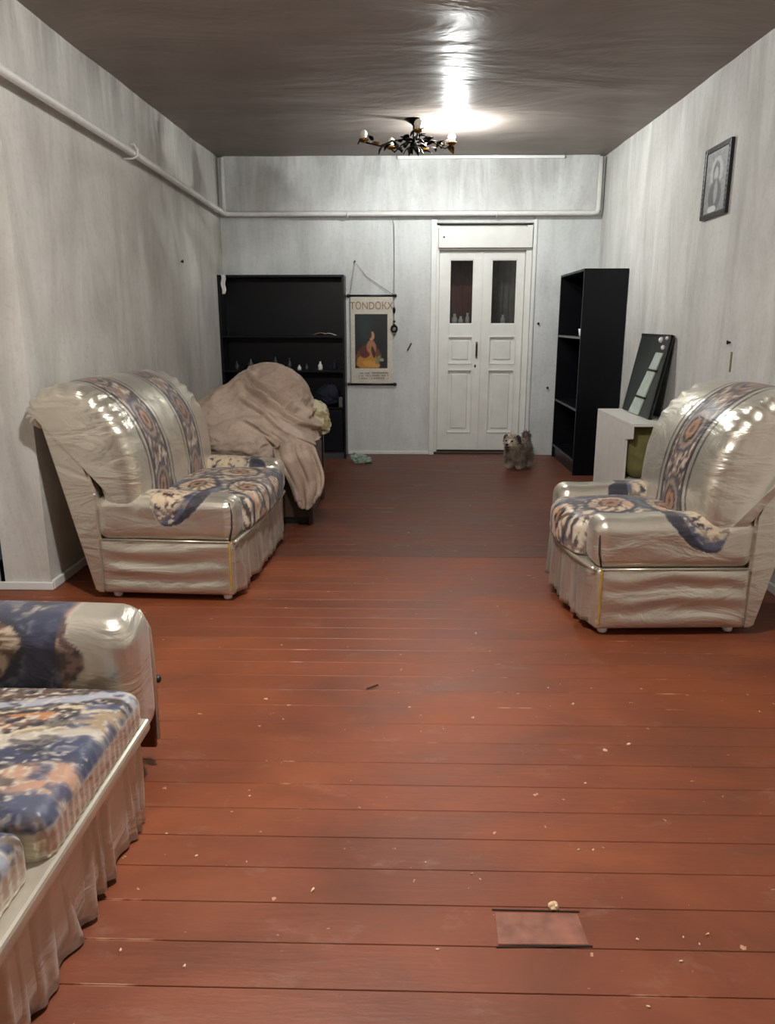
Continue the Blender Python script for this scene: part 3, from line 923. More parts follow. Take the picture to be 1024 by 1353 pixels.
# ------------------------------------------------------------------ sofa along the left wall
sofa = empty('sofa', (-1.22, 1.05, 0)); tag(sofa, 'champagne satin sofa with blue and brown patterned seat, at near left', 'sofa', 'satin seating set')
SX = 0.485          # front face, local x
cushion('base', sofa, -0.02, 0, 0.17, 0.485, 0.88, 0.13, 0.016, all_satin(31), step=0.03, s=31)
skirt('skirt', sofa, -0.87, 0.875, lambda yy: SX - 0.026, 0.012, 0.285, 24, 33, 0.017)
box('front_rail', M['piping'], sofa, SX - 0.075, SX + 0.012, -0.88, 0.885, 0.272, 0.312, 0.016, 4)
for k, yc in enumerate((0.575, -0.035, -0.63)):
    def colour(v, yc=yc, k=k):
        n_ = len(v)
        # broad bands running across the sofa, with an eye shaped medallion
        x, yy = v[:, 0], v[:, 1] - yc
        w = yy + 0.05 * np.sin(x * 11 + k) + 0.09 * (fbm(x * 6, yy * 6, None, 60 + k, 3) - 0.5)
        fine = fbm(x * 85, yy * 85, None, 61, 3)
        mid = fbm(x * 20, yy * 34, None, 62, 3)
        col = np.tile(cl(150, 128, 112), (n_, 1))
        def band(c, lo, hi, rgb, f=1.0):
            return mixn(c, cl(*rgb), sstep(lo - 0.012, lo + 0.012, w) * sstep(hi + 0.012, hi - 0.012, w) * f)
        col = band(col, 0.215, 0.32, (104, 82, 70))
        col = band(col, 0.165, 0.215, (176, 178, 188))
        col = band(col, 0.10, 0.165, (66, 56, 58))
        col = band(col, 0.00, 0.10, (166, 142, 112))
        col = band(col, -0.045, 0.0, (196, 186, 170))
        col = band(col, -0.13, -0.045, (62, 66, 90))
        col = band(col, -0.24, -0.13, (196, 152, 126))
        col = band(col, -0.32, -0.24, (84, 88, 112))
        fr = np.sqrt(((x - 0.26) / 0.17) ** 2 + ((w - 0.085) / 0.075) ** 2) + 0.2 * (fine - 0.5)
        col = mixn(col, cl(206, 190, 158), sstep(1.0, 0.92, fr))
        col = mixn(col, cl(78, 62, 54), sstep(0.78, 0.70, fr))
        col = mixn(col, cl(190, 128, 84), sstep(0.48, 0.40, fr))
        col = mixn(col, cl(70, 44, 36), sstep(0.2, 0.14, fr))
        col = mixn(col, cl(222, 212, 194), sstep(0.50, 0.60, fine) * sstep(0.36, 0.52, mid) * 0.85)
        col = mixn(col, cl(46, 42, 54), sstep(0.56, 0.66, mid) * 0.75)
        col = mixn(col, cl(72, 80, 112), sstep(0.36, 0.41, x) * sstep(0.46, 0.56, mid) * 0.7)  # bluish sheen along the front edge, put into the print colour
        col = col * 0.72
        side = sstep(0.388, 0.374, v[:, 2])
        col = mixn(col, satin(n_, v, 9), side)
        return col, side * 0.9
    cushion('seat_cushion', sofa, (0.152, 0.128, 0.13)[k], yc, 0.352, 0.335, 0.296, 0.062, 0.040, colour, bulge=0.028, step=0.0055, s=50 + k, ripple=0.0009)
for sg in (1, -1):
    def colour(v, sg=sg):
        n_ = len(v)
        fine = fbm(v[:, 0] * 40, v[:, 2] * 40, None, 71, 3)
        edge = 0.285 + 0.03 * np.sin(v[:, 2] * 30) + 0.02 * (fine - 0.5)
        mk = sstep(edge + 0.004, edge - 0.004, v[:, 0])
        pat = fabric(v[:, 0] * 0.9, v[:, 2] + v[:, 1] * 0.6, 77, 0.75, (0.33, 0.30))
        nb = sstep(0.05, 0.03, np.abs(v[:, 0] - 0.19 - 0.2 * (v[:, 2] - 0.5)))
        pat = mixn(pat, cl(60, 62, 84), nb * 0.85)
        tan_ = sstep(0.235, 0.25, v[:, 0])
        pat = mixn(pat, mixn(np.tile(cl(158, 128, 112), (n_, 1)), cl(96, 76, 72), sstep(0.45, 0.6, fine)), tan_)
        return mixn(satin(n_, v, 5), pat * 0.8, mk), 1 - mk
    arm = cushion('arm', sofa, 0.01, sg * 1.02, 0.37, 0.435, 0.118, 0.212, 0.085, colour, bulge=0.012, step=0.0085, s=70)
    box('arm_side_panel', M['brown_wood'], arm, -0.44, 0.415, sg * 1.145 - 0.010, sg * 1.145 + 0.010, 0.06, 0.50, 0.006)
    tube('arm_trim', M['piping'], arm, [(0.425, sg * 1.128, 0.10), (0.428, sg * 1.128, 0.35), (0.424, sg * 1.126, 0.48), (0.40, sg * 1.115, 0.545)], 0.008, 8)
    lathe('arm_knob', M['black'], arm, [(0.004, 0.026), (0.012, 0.022), (0.013, 0.012), (0.007, 0.006), (0.007, 0.0)][::-1], 14, (0.418, sg * 1.145, 0.30), (0, PI / 2, 0))
# sofa back
bp_ = [(-.26, .36), (-.23, .50), (-.25, .66), (-.31, .80), (-.40, .87), (-.49, .85), (-.53, .77), (-.50, .60), (-.46, .40)]
for k, yc in enumerate((0.47, -0.47)):
    v, F = rbox(0.10, 0.46, 0.27, 0.085, 0.016)
    v = v.copy(); v[:, 0] -= 0.30 * (v[:, 2] + 0.2) * 0.8
    v += np.array([-0.29, yc, 0.62])
    link('back_cushion', pydata('sofa_back', v, F, cols4(fabric(v[:, 1], v[:, 2], 88 + k, 0.6), np.zeros(len(v)))), M['uph'], sofa, smooth=True)
prism('back_frame', M['brown_wood'], sofa, [(-.50, .04), (-.62, .82), (-.55, .84), (-.36, .36), (-.38, .04)], 'y', -1.08, 1.08, 0.008)
for fx in (-0.42, 0.40):
    for sg in (-1, 1):
        lathe('foot', M['black'], sofa, [(0.02, 0.0), (0.024, 0.01), (0.024, 0.05)], 12, (fx, sg * 0.80, 0))

# ------------------------------------------------------------------ chest with the beige blanket heaped on it
chest = empty('wooden_chest', (-1.23, 5.62, 0)); tag(chest, 'dark brown wooden chest under the heaped beige blanket', 'chest')
box('body', M['dark_wood'], chest, -0.56, 0.56, -0.40, 0.40, 0.05, 0.56, 0.006)
box('lid', M['dark_wood'], chest, -0.575, 0.575, -0.415, 0.415, 0.56, 0.595, 0.006)
box('plinth', M['black'], chest, -0.54, 0.54, -0.38, 0.38, 0.0, 0.055, 0.003)
box('corner_post', M['dark_wood'], chest, 0.54, 0.572, 0.37, 0.412, 0.0, 0.56, 0.004)
box('corner_post', M['dark_wood'], chest, 0.54, 0.572, -0.412, -0.37, 0.0, 0.56, 0.004)

def lump(ells, center, n=46, s=0, amp=0.03, freq=5.0, k=0.04, floor_z=None, folds=None):
    P, F = cube_grid(n, n, n)
    d = P / np.linalg.norm(P, axis=1, keepdims=True)
    ts = []
    for (c, r) in ells:
        o = (np.array(center) - np.array(c)) / np.array(r)
        dd = d / np.array(r)
        A = np.sum(dd * dd, 1); B = 2 * dd @ o; Cq = o @ o - 1
        disc = B * B - 4 * A * Cq
        t = np.where(disc > 0, (-B + np.sqrt(np.maximum(disc, 0))) / (2 * A), 0)
        ts.append(np.maximum(t, 0))
    T_ = np.array(ts)
    t = np.log(np.sum(np.exp(T_ / k), 0)) * k
    p = np.array(center) + d * t[:, None]
    rid = 1 - np.abs(2 * fbm(p[:, 0] * freq * 0.9 + p[:, 2] * freq * 0.8, p[:, 1] * freq * 1.1, p[:, 2] * freq * 1.6 - p[:, 0] * freq * 0.7, s, 4) - 1)
    disp = amp * (rid - 0.75) * 2.2
    if folds is not None: disp = disp + folds(p)
    p = p + d * disp[:, None]
    if floor_z is not None:
        p[:, 2] = np.maximum(p[:, 2], floor_z)
    return p, F

def blanket_folds(p):
    # long raised folds running down towards the right
    q = (p[:, 2] - 0.92) + 0.62 * (p[:, 0] + 1.0)
    f = 0
    for c, a in ((-0.02, 0.026), (0.055, 0.020), (-0.12, 0.024), (-0.22, 0.016)):
        ww = 0.05 * (fbm(p[:, 0] * 6, p[:, 2] * 6, None, 91, 2) - 0.5)
        f = f + a * np.exp(-((q - c + ww) / 0.017) ** 2) - a * 0.7 * np.exp(-((q - c + 0.03 + ww) / 0.016) ** 2)
    return 1.5 * f * sstep(-1.2, -1.05, p[:, 0])

bl = empty('blanket', (-1.02, 5.55, 0.595)); tag(bl, 'beige woollen blanket heaped on the chest behind the wide armchair', 'blanket')
ells = [((-1.00, 5.55, .78), (.32, .30, .33)), ((-1.22, 5.52, .66), (.36, .33, .30)), ((-0.93, 5.36, .62), (.30, .20, .26)), ((-1.08, 5.34, .60), (.36, .20, .17)), ((-1.02, 5.20, .58), (.36, .13, .19))]
p, F = lump(ells, (-1.03, 5.48, .66), 96, 4, 0.026, 5.0, 0.03, None, blanket_folds)
p[:, 2] = np.maximum(p[:, 2], np.where(p[:, 1] > 5.205, 0.597, 0.45))
bc = mixn(np.tile(cl(186, 166, 150), (len(p), 1)), cl(160, 140, 124), sstep(0.4, 0.65, fbm(p[:, 0] * 6, p[:, 1] * 6, p[:, 2] * 6, 3, 4)))
p = p - np.array([-1.02, 5.55, 0.595])
link('blanket_heap', pydata('blanket_heap', p, F, cols4(bc, np.ones(len(p)))), M['blanket'], bl, smooth=True)
# the corner that hangs down beside the armchair
n, m = 60, 22
V, F = [], []
for i in range(n + 1):
    t = i / n
    # path of the hanging tail in the plane between the armchair and the chest
    if t < 0.35:
        k = t / 0.35
        cx, cy_, cz_ = -1.02 + 0.27 * k, 5.22 - 0.16 * k, 0.70 - 0.07 * k - 0.05 * k * k
    else:
        k = (t - 0.35) / 0.65
        cx, cy_, cz_ = -0.75 + 0.09 * math.sin(k * PI * 0.5), 5.06 - 0.05 * math.sin(k * 2.2), 0.58 - 0.42 * k ** 1.1
    hw = 0.145 * (1 - 0.55 * max(0, (t - 0.35) / 0.65) ** 2.2) * (1 if t < 0.985 else 0.7)
    for j in range(m + 1):
        s_ = j / m * 2 - 1
        ang = 0.9 if t < 0.35 else 0.25
        fold = 0.018 * math.sin(s_ * 8 + t * 4) + 0.008 * math.sin(s_ * 17 - t * 9)
        V.append((cx + hw * s_ * math.cos(ang) + 0.01 * math.sin(t * 11), cy_ + fold + hw * s_ * math.sin(ang) * 0.4, cz_ + (0.04 * (1 - s_ * s_) if t < 0.4 else 0.02 * s_ + (0.05 * abs(s_) ** 2 if t > 0.9 else 0)) ))
for i in range(n):
    for j in range(m):
        a = i * (m + 1) + j
        F.append((a, a + 1, a + m + 2, a + m + 1))
v = np.array(V)
bc = mixn(np.tile(cl(188, 168, 152), (len(v), 1)), cl(162, 142, 126), sstep(0.4, 0.65, fbm(v[:, 0] * 9, v[:, 1] * 9, v[:, 2] * 9, 5, 4)))
o = link('hanging_corner', pydata('hanging_corner', v - np.array([-1.02, 5.55, 0.595]), F, cols4(bc, np.ones(len(v)))), M['blanket'], bl, smooth=True)
sd = o.modifiers.new('thick', 'SOLIDIFY'); sd.thickness = 0.022; sd.offset = 0
sb = o.modifiers.new('sub', 'SUBSURF'); sb.levels = 1; sb.render_levels = 1
# cream cloth showing at the right edge of the heap
p, F = lump([((0, 0, .12), (.085, .09, .13)), ((.03, -.05, .07), (.07, .06, .07))], (0, 0, .10), 26, 15, 0.02, 14.0, 0.02, 0.0)
cc = mixn(np.tile(cl(205, 198, 168), (len(p), 1)), cl(150, 140, 104), sstep(0.45, 0.6, fbm(p[:, 0] * 20, p[:, 1] * 20, p[:, 2] * 20, 3, 3)))
o = link('crumpled_cloth', pydata('crumpled_cloth', p, F, cols4(cc, np.ones(len(p)))), M['blanket'], None, (-0.66, 5.62, 0.597), smooth=True)
tag(o, 'crumpled cream cloth at the right edge of the blanket heap', 'cloth')

# ------------------------------------------------------------------ black shelf unit in the left corner
un = empty('shelf_unit', (-1.27, 8.06, 0)); tag(un, 'wide black open shelf unit in the left back corner', 'shelf unit')
UX, UY0, UY1, UZ = 0.628, -0.14, 0.125, 1.865
for sg in (-1, 1):
    box('side_panel', M['black_lam'], un, sg * UX - 0.011, sg * UX + 0.011, UY0, UY1, 0.0, UZ, 0.002)
box('top_panel', M['black_lam'], un, -UX + 0.011, UX - 0.011, UY0, UY1, UZ - 0.022, UZ, 0.002)
box('back_panel', M['black_lam'], un, -UX + 0.011, UX - 0.011, UY1 - 0.012, UY1 - 0.001, 0.06, UZ - 0.022, 0)
box('plinth', M['edge_dark'], un, -UX + 0.011, UX - 0.011, UY0 + 0.01, UY0 + 0.025, 0.0, 0.06, 0.001)
SHZ = (0.06, 0.52, 0.90, 1.25)
for z in SHZ:
    box('shelf', M['black_lam'], un, -UX + 0.011, UX - 0.011, UY0 + 0.004, UY1 - 0.012, z, z + 0.02, 0.001)
box('divider', M['black_lam'], un, 0.26, 0.28, UY0 + 0.006, UY1 - 0.012, 0.08, 0.52, 0.001)
box('drawer_front', M['navy_lam'], un, 0.29, UX - 0.02, UY0 + 0.002, UY0 + 0.016, 0.085, 0.51, 0.003)
def at_unit(x, y, z): return (-1.27 + x, 8.06 + y, z)
# things on its shelves
mg = empty('magazine_stack', at_unit(0.43, -0.04, 1.27)); tag(mg, 'open pale magazine lying on the upper shelf of the black unit', 'magazine')
def page(name, sg, col):
    V, F = [], []
    n = 10
    for i in range(n + 1):
        t = i / n
        for yy in (-0.075, 0.075):
            V.append((sg * 0.12 * t, yy, 0.003 + 0.022 * math.sin(PI * (0.15 + 0.85 * t) ** 0.8)))
    for i in range(n): F.append((2 * i, 2 * i + 2, 2 * i + 3, 2 * i + 1))
    o = link(name, pydata(name, V, F), col, mg, smooth=True)
    o.modifiers.new('thick', 'SOLIDIFY').thickness = 0.004
page('page', -1, plain('page_tan', lin(176, 150, 128), 0.5)); page('page', 1, plain('page_white', lin(200, 196, 188), 0.5))
box('cover', M['dark_cord'], mg, -0.125, 0.125, -0.08, 0.08, 0.0, 0.003, 0)
rs = random.Random(21)
def bottle(x, z, r, h, mat, label):
    o = lathe('bottle', mat, None, [(r * .9, 0), (r, h * .05), (r, h * .55), (r * .45, h * .75), (r * .38, h * .92), (r * .45, h)], 16, at_unit(x, rs.uniform(-0.06, 0.0), z))
    tag(o, label, 'bottle', 'small bottles on the black shelf unit')
mats = {'dark blue': M['dark_cloth'], 'white': M['white_gloss'], 'grey': M['edge_dark'], 'dark green': M['board_green']}
for x, h, r, c, lab in ((-0.50, .09, .03, 'dark green', 'dark green bottle on middle shelf of the black unit, leftmost'),
                        (-0.36, .11, .03, 'grey', 'grey bottle on middle shelf of the black unit, second from left'),
                        (-0.10, .13, .026, 'grey', 'slim grey bottle on middle shelf of the black unit, above the blanket peak'),
                        (0.05, .12, .028, 'dark green', 'dark green bottle on middle shelf of the black unit, right of the grey one'),
                        (0.155, .05, .02, 'white', 'short white bottle on middle shelf of the black unit, above blanket right side'),
                        (0.225, .06, .020, 'grey', 'short grey bottle on middle shelf of the black unit, next to the white one'),
                        (0.37, .085, .024, 'white', 'white bottle on middle shelf of the black unit, below the magazine'),
                        (0.52, .10, .026, 'dark blue', 'dark blue bottle on middle shelf of the black unit, rightmost')):
    bottle(x, 0.92, r, h, mats[c], lab)
def bag(name, x, z, r, mat, label, cat, s):
    p, F = lump([((0, 0, r[2]), r), ((r[0] * .3, 0, r[2] * 1.5), (r[0] * .5, r[1] * .6, r[2] * .6))], (0, 0, r[2]), 18, s, 0.02, 9.0, 0.02, 0.0)
    o = link(name, pydata(name, p, F), mat, None, at_unit(x, -0.03, z), smooth=True)
    tag(o, label, cat)
bag('cloth_bag', 0.44, 0.54, (.13, .085, .11), M['dark_cloth'], 'dark blue cloth bag on lower shelf of the black unit', 'bag', 31)
bag('cloth_bag', -0.35, 0.54, (.16, .085, .10), M['board_green'], 'dark green cloth bag on lower shelf of the black unit', 'bag', 33)
o = box('small_box', M['white_gloss'], None, -0.045, 0.045, -0.03, 0.03, 0, 0.03, 0.003); o.location = at_unit(0.30, -0.06, 0.54 + 0.236)
o.location = at_unit(0.27, -0.06, 0.54); tag(o, 'small pale carton on lower shelf of the black unit', 'carton')
o = box('small_box', M['grey_metal'], None, -0.02, 0.02, -0.03, 0.03, 0, 0.10, 0.003); o.location = at_unit(0.585, -0.06, 0.54); tag(o, 'small upright grey carton at right end of the black unit', 'carton')
# white rag hanging on the top corner
n, m = 14, 6
V, F = [], []
for i in range(n + 1):
    for j in range(m + 1):
        V.append((0.05 * (j / m - .5) * (1.0 - 0.4 * i / n) + 0.006 * math.sin(i * .7), 0.008 * math.sin(j * 1.9 + i * .3), -0.19 * i / n))
for i in range(n):
    for j in range(m):
        a = i * (m + 1) + j; F.append((a, a + 1, a + m + 2, a + m + 1))
o = link('white_rag', pydata('white_rag', V, F), M['white_gloss'], None, (-1.845, 7.905, 1.868), smooth=True)
o.modifiers.new('thick', 'SOLIDIFY').thickness = 0.004
tag(o, 'small white rag hanging from the top left corner of the shelf unit', 'rag')

# ------------------------------------------------------------------ tall black bookcase by the right wall
bk = empty('bookcase', (1.772, 7.58, 0)); tag(bk, 'tall black open bookcase standing against the right wall', 'bookcase')
BX0, BX1, BY0, BY1, BZ_ = -0.20, 0.19, -0.53, 0.53, 1.865
box('side_panel', M['black_lam'], bk, BX0, BX1, BY0, BY0 + 0.02, 0, BZ_, 0.002)
box('side_panel', M['black_lam'], bk, BX0, BX1, BY1 - 0.02, BY1, 0, BZ_, 0.002)
box('top_panel', M['black_lam'], bk, BX0, BX1, BY0 + 0.02, BY1 - 0.02, BZ_ - 0.02, BZ_, 0.002)
box('back_panel', M['black_lam'], bk, BX1 - 0.01, BX1, BY0 + 0.02, BY1 - 0.02, 0.05, BZ_ - 0.02, 0)
for z in (0.12, 0.60, 1.255):
    sh_ = box('shelf', M['black_lam'], bk, BX0 + 0.012, BX1 - 0.01, BY0 + 0.02, BY1 - 0.02, z, z + 0.02, 0.001)
    box('shelf_edge', M['grey_metal'] if z > 1 else M['edge_dark'], sh_, BX0 + 0.002, BX0 + 0.012, BY0 + 0.02, BY1 - 0.02, z, z + 0.02, 0.001)
box('plinth', M['black_lam'], bk, BX0 + 0.02, BX0 + 0.035, BY0 + 0.02, BY1 - 0.02, 0, 0.12, 0.001)
o = lathe('white_cup', M['white_gloss'], None, [(.02, 0), (.026, .01), (.032, .05), (.034, .07)], 18, (1.62, 7.22, 1.275)); tag(o, 'small white cup on the top shelf of the tall bookcase', 'cup')

# ------------------------------------------------------------------ white cabinet, cushion and leaning board
wc = empty('white_cabinet', (1.80, 5.97, 0)); tag(wc, 'low white open-ended cabinet between bookcase and right armchair', 'cabinet')
wx0, wx1, wy0, wy1, wz = -0.175, 0.155, -0.50, 0.50, 0.695
box('top_panel', M['white_lam'], wc, wx0, wx1, wy0, wy1, wz - 0.022, wz, 0.003)
prism('side_panel', M['white_lam'], wc, [(wy0 + 0.002, wz - 0.022), (wy0 + 0.002, 0.585), (wy0 + 0.14, 0.560), (wy0 + 0.14, 0.0), (wy1, 0.0), (wy1, wz - 0.022)], 'x', wx0, wx0 + 0.02, 0.002)
box('side_panel', M['white_lam'], wc, wx1 - 0.018, wx1, wy0 + 0.02, wy1, 0, wz - 0.022, 0.002)
box('back_panel', M['black_lam'], wc, wx0 + 0.02, wx1 - 0.018, wy1 - 0.02, wy1, 0, wz - 0.022, 0.001)
box('inner_shelf', M['white_lam'], wc, wx0 + 0.02, wx1 - 0.018, wy0 + 0.15, wy1 - 0.02, 0.24, 0.26, 0.001)
p, F = rbox(0.135, 0.075, 0.20, 0.07, 0.014)
p = p.copy(); rr = 1 - 0.18 * (np.abs(p[:, 2]) / 0.2) ** 3; p[:, 0] *= rr; p[:, 1] *= 1 + 0.25 * (1 - (p[:, 2] / 0.2) ** 2)
p += (0.006 * (fbm(p[:, 0] * 18, p[:, 1] * 18, p[:, 2] * 18, 3, 3) - 0.5))[:, None]
o = link('cushion', pydata('cushion', p, F), M['olive'], None, (1.790, 5.68, 0.462), smooth=True)
o.rotation_euler = (math.radians(-6), 0, 0)
tag(o, 'rounded olive green cushion pushed under the white cabinet top', 'cushion')

bd = empty('leaning_board', (1.825, 6.06, 0.697)); tag(bd, 'dark green panel with pale ribbon leaning on the wall above the white cabinet', 'panel')
ty = math.radians(11)
bd.rotation_euler = (0, ty, 0)
box('panel', M['board_green'], bd, -0.012, 0.012, -0.36, 0.36, 0.0, 0.625, 0.003)
box('panel_edge', M['black'], bd, -0.016, 0.0, -0.36, -0.325, 0.0, 0.625, 0.002)
box('panel_edge', M['black'], bd, -0.016, 0.0, -0.36, 0.36, 0.607, 0.627, 0.002)
# ribbon: tapered strip of pale bands across the panel
def rib(t): return (-0.26 + 0.12 * t * 0 - 0.0 + 0.0, 0)
segs = [(0.0, 0.13), (0.145, 0.345), (0.36, 0.49)]
def rc(z):          # centre y and half width at height z
    k = z / 0.5
    return (0.02 - 0.24 * k, 0.125 - 0.05 * k)
for a, b_ in segs:
    (c0, h0), (c1, h1) = rc(a), rc(b_)
    prism('ribbon_band', M['pale_green'], bd, [(c0 - h0, a), (c0 + h0, a), (c1 + h1, b_), (c1 - h1, b_)], 'x', -0.022, -0.011, 0.002)
for z in (0.1375, 0.3525):
    c0, h0 = rc(z)
    box('ribbon_tie', M['black'], bd, -0.026, -0.010, c0 - h0 - 0.003, c0 + h0 + 0.003, z - 0.008, z + 0.008, 0.002)
for (yy, z, r) in ((-0.17, 0.585, 0.022), (-0.26, 0.53, 0.018), (-0.29, 0.60, 0.014)):
    lathe('white_bead', M['white_gloss'], bd, [(0.002, -r), (r * .7, -r * .7), (r, 0), (r * .7, r * .7), (0.002, r)], 14, (-0.018, yy, z))

# ------------------------------------------------------------------ wall poster
po = empty('wall_poster', (-0.365, YB - 0.02, 0.76)); tag(po, 'hanging scroll poster with a seated golden figure on the back wall', 'poster')
PW, PH = 0.445, 0.905
n, m = 84, 150
gx, gz = np.meshgrid(np.linspace(-PW / 2, PW / 2, n), np.linspace(0, PH, m))
u = gx.ravel(); w = gz.ravel()
nz_ = fbm(u * 30, w * 30, None, 3, 3)
col = mixn(np.tile(cl(218, 212, 198), (len(u), 1)), cl(200, 192, 178), nz_)
inside = (np.abs(u + 0.004) < 0.172) & (w > 0.165) & (w < 0.725)
a_ = (u + 0.004); b__ = w - 0.165
pic = mixn(np.tile(cl(16, 20, 22), (len(u), 1)), cl(26, 52, 50), np.exp(-((a_ + 0.06) / 0.07) ** 2 - ((b__ - 0.40) / 0.12) ** 2))
def ell(cx, cz_, rx, rz, th=0):
    x = (a_ - cx) * math.cos(th) + (b__ - cz_) * math.sin(th); z = -(a_ - cx) * math.sin(th) + (b__ - cz_) * math.cos(th)
    return sstep(1.12, 0.88, np.sqrt((x / rx) ** 2 + (z / rz) ** 2) + 0.25 * (nz_ - .5))
pic = mixn(pic, cl(110, 66, 30), ell(-0.03, 0.11, 0.13, 0.13))
pic = mixn(pic, cl(186, 128, 50), ell(-0.05, 0.08, 0.11, 0.075, 0.3))
pic = mixn(pic, cl(206, 150, 70), ell(0.0, 0.045, 0.09, 0.035, -0.2))
pic = mixn(pic, cl(90, 34, 26), ell(-0.07, 0.17, 0.055, 0.06, 0.4))
pic = mixn(pic, cl(170, 116, 84), ell(0.0, 0.22, 0.05, 0.075, 0.1))
pic = mixn(pic, cl(70, 24, 22), ell(0.02, 0.17, 0.018, 0.06, 0.2))
pic = mixn(pic, cl(196, 150, 118), ell(0.005, 0.335, 0.028, 0.045, -0.1))
pic = mixn(pic, cl(48, 40, 30), ell(-0.03, 0.36, 0.032, 0.055, 0.2))
pic = mixn(pic, cl(150, 150, 140), ell(0.11, 0.09, 0.022, 0.018))
pic = mixn(pic, cl(120, 128, 84), ell(0.07, 0.09, 0.02, 0.05, -0.4))
col = np.where(inside[:, None], pic, col)
F = []
for j in range(m - 1):
    for i in range(n - 1):
        a = j * n + i
        F.append((a, a + 1, a + n + 1, a + n))
V = np.stack([u, 0.002 * np.sin(w * 7), w], 1)
o = link('sheet', pydata('sheet', V, F, cols4(col, np.ones(len(u)))), M['print'], po, smooth=True)
o.modifiers.new('thick', 'SOLIDIFY').thickness = 0.002
for z in (0.0, PH + 0.006):
    tube('rod', M['black'], po, [(-0.242, 0, z), (0.248, 0, z)], 0.011, 10)
    for xx in (-0.242, 0.248):
        lathe('rod_knob', M['black'], po, [(0.006, -0.02), (0.016, -0.012), (0.017, 0.008), (0.006, 0.016)], 12, (xx, 0, z), (0, PI / 2, 0))
tube('hanging_string', M['dark_cord'], po, [(-0.225, 0, PH + 0.01), (-0.17, 0.008, 1.25), (-0.05, 0.006, 1.10), (0.235, 0, PH + 0.01)], 0.0022, 6)
def text_mesh(name, body, size, mat, parent, loc, sx=1.0):
    cu = bpy.data.curves.new(name, 'FONT'); cu.body = body; cu.size = size; cu.align_x = 'CENTER'; cu.extrude = 0.0006
    ob = bpy.data.objects.new(name, cu)
    C.objects.link(ob)
    bpy.context.view_layer.update()
    dg = bpy.context.evaluated_depsgraph_get()
    me = bpy.data.meshes.new_from_object(ob.evaluated_get(dg))
    bpy.data.objects.remove(ob)
    o = link(name, me, mat, parent, loc, (PI / 2, 0, 0)); o.scale = (sx, 1, 1)
    return o
M['title_ink'] = plain('title_ink', lin(146, 112, 92), 0.6, var=0.25)
M['grid_ink'] = plain('grid_ink', lin(92, 88, 76), 0.6)
text_mesh('lettering', 'TОNDОКX', 0.105, M['title_ink'], po, (0.0, -0.004, 0.775), 0.86)
# calendar block at the foot: rows of tiny figures
bm = bmesh.new()
rc_ = random.Random(5)
for i in range(26):
    x = -0.165 + i * 0.0132
    for z in (0.055, 0.083, 0.111):
        if rc_.random() < (0.62 if x < 0 else 0.9):
            hh = 0.017 if x > 0 else 0.012
            add_box(bm, x, x + 0.0062, -0.0040, -0.0025, z, z + hh)
g = link('calendar_figures', bm_mesh('calendar_figures', bm), M['grid_ink'], po); g['kind'] = 'stuff'
# nail for the string
def nail(loc, axis, label, r=0.008, ln=0.02):
    o = lathe('wall_nail', M['iron'], None, [(r * .5, 0), (r * .5, ln * .7), (r, ln * .72), (r, ln)], 10, loc, {'y': (PI / 2, 0, 0), 'x+': (0, -PI / 2, 0), 'x-': (0, PI / 2, 0)}[axis])
    return tag(o, label, 'nail')
nail((-0.535, YB - 0.0005, 2.012), 'y', 'nail in the back wall holding the poster string')
nail((1.378, YB - 0.0005, 1.39), 'y', 'dark nail in the back wall beside the door at pane height', 0.012)
nail((1.507, YB - 0.0005, 0.725), 'y', 'dark nail in the back wall low beside the bookcase', 0.012)
nail((XL + 0.0005, 6.684, 1.902), 'x-', 'dark nail in the left wall above the wide armchair', 0.014)
nail((XR - 0.0005, 4.759, 1.285), 'x+', 'dark nail in the right wall below the picture', 0.012)
o = box('tape_strip', M['olive'], None, -0.001, 0.001, -0.012, 0.012, -0.06, 0.06, 0.0005); o.location = (XR - 0.0015, 4.72, 1.17); tag(o, 'short dull strip of tape on the right wall below the nail', 'tape')

# cord with beads and keys hanging beside the poster
hc = empty('hanging_charm', (-0.128, YB - 0.035, 1.28)); tag(hc, 'thin cord with dark beads hanging along the right edge of the poster', 'charm')
tube('cord', M['grey_metal'], hc, [(-0.03, -0.045, 1.16), (-0.006, 0.02, 1.09), (0, 0.018, 0.7), (0, 0.0, 0.30), (0, 0, 0.02)], 0.0028, 6)
def bead(z, r, h, mat=None): lathe('bead', mat or M['iron'], hc, [(0.003, -h), (r * .8, -h * .6), (r, 0), (r * .8, h * .6), (0.003, h)], 12, (0, 0, z))
bead(0.245, 0.014, 0.035); bead(0.13, 0.014, 0.012, M['board_green']); bead(0.09, 0.016, 0.018); bead(0.005, 0.012, 0.02, M['grey_metal'])
V, F = tube_data([(0.028 * math.cos(a), 0, 0.055 + 0.032 * math.sin(a)) for a in np.linspace(0, 2 * PI, 20)], 0.011, 8)
link('ring', pydata('ring', V, F), M['iron'], hc, smooth=True)
o = prism('pen', M['dark_cord'], None, [(0.005, 1.115), (0.018, 1.108), (0.060, 1.185), (0.050, 1.196)], 'y', YB - 0.014, YB - 0.001, 0.003)
tag(o, 'short dark slanting peg on the wall right of the poster', 'peg')

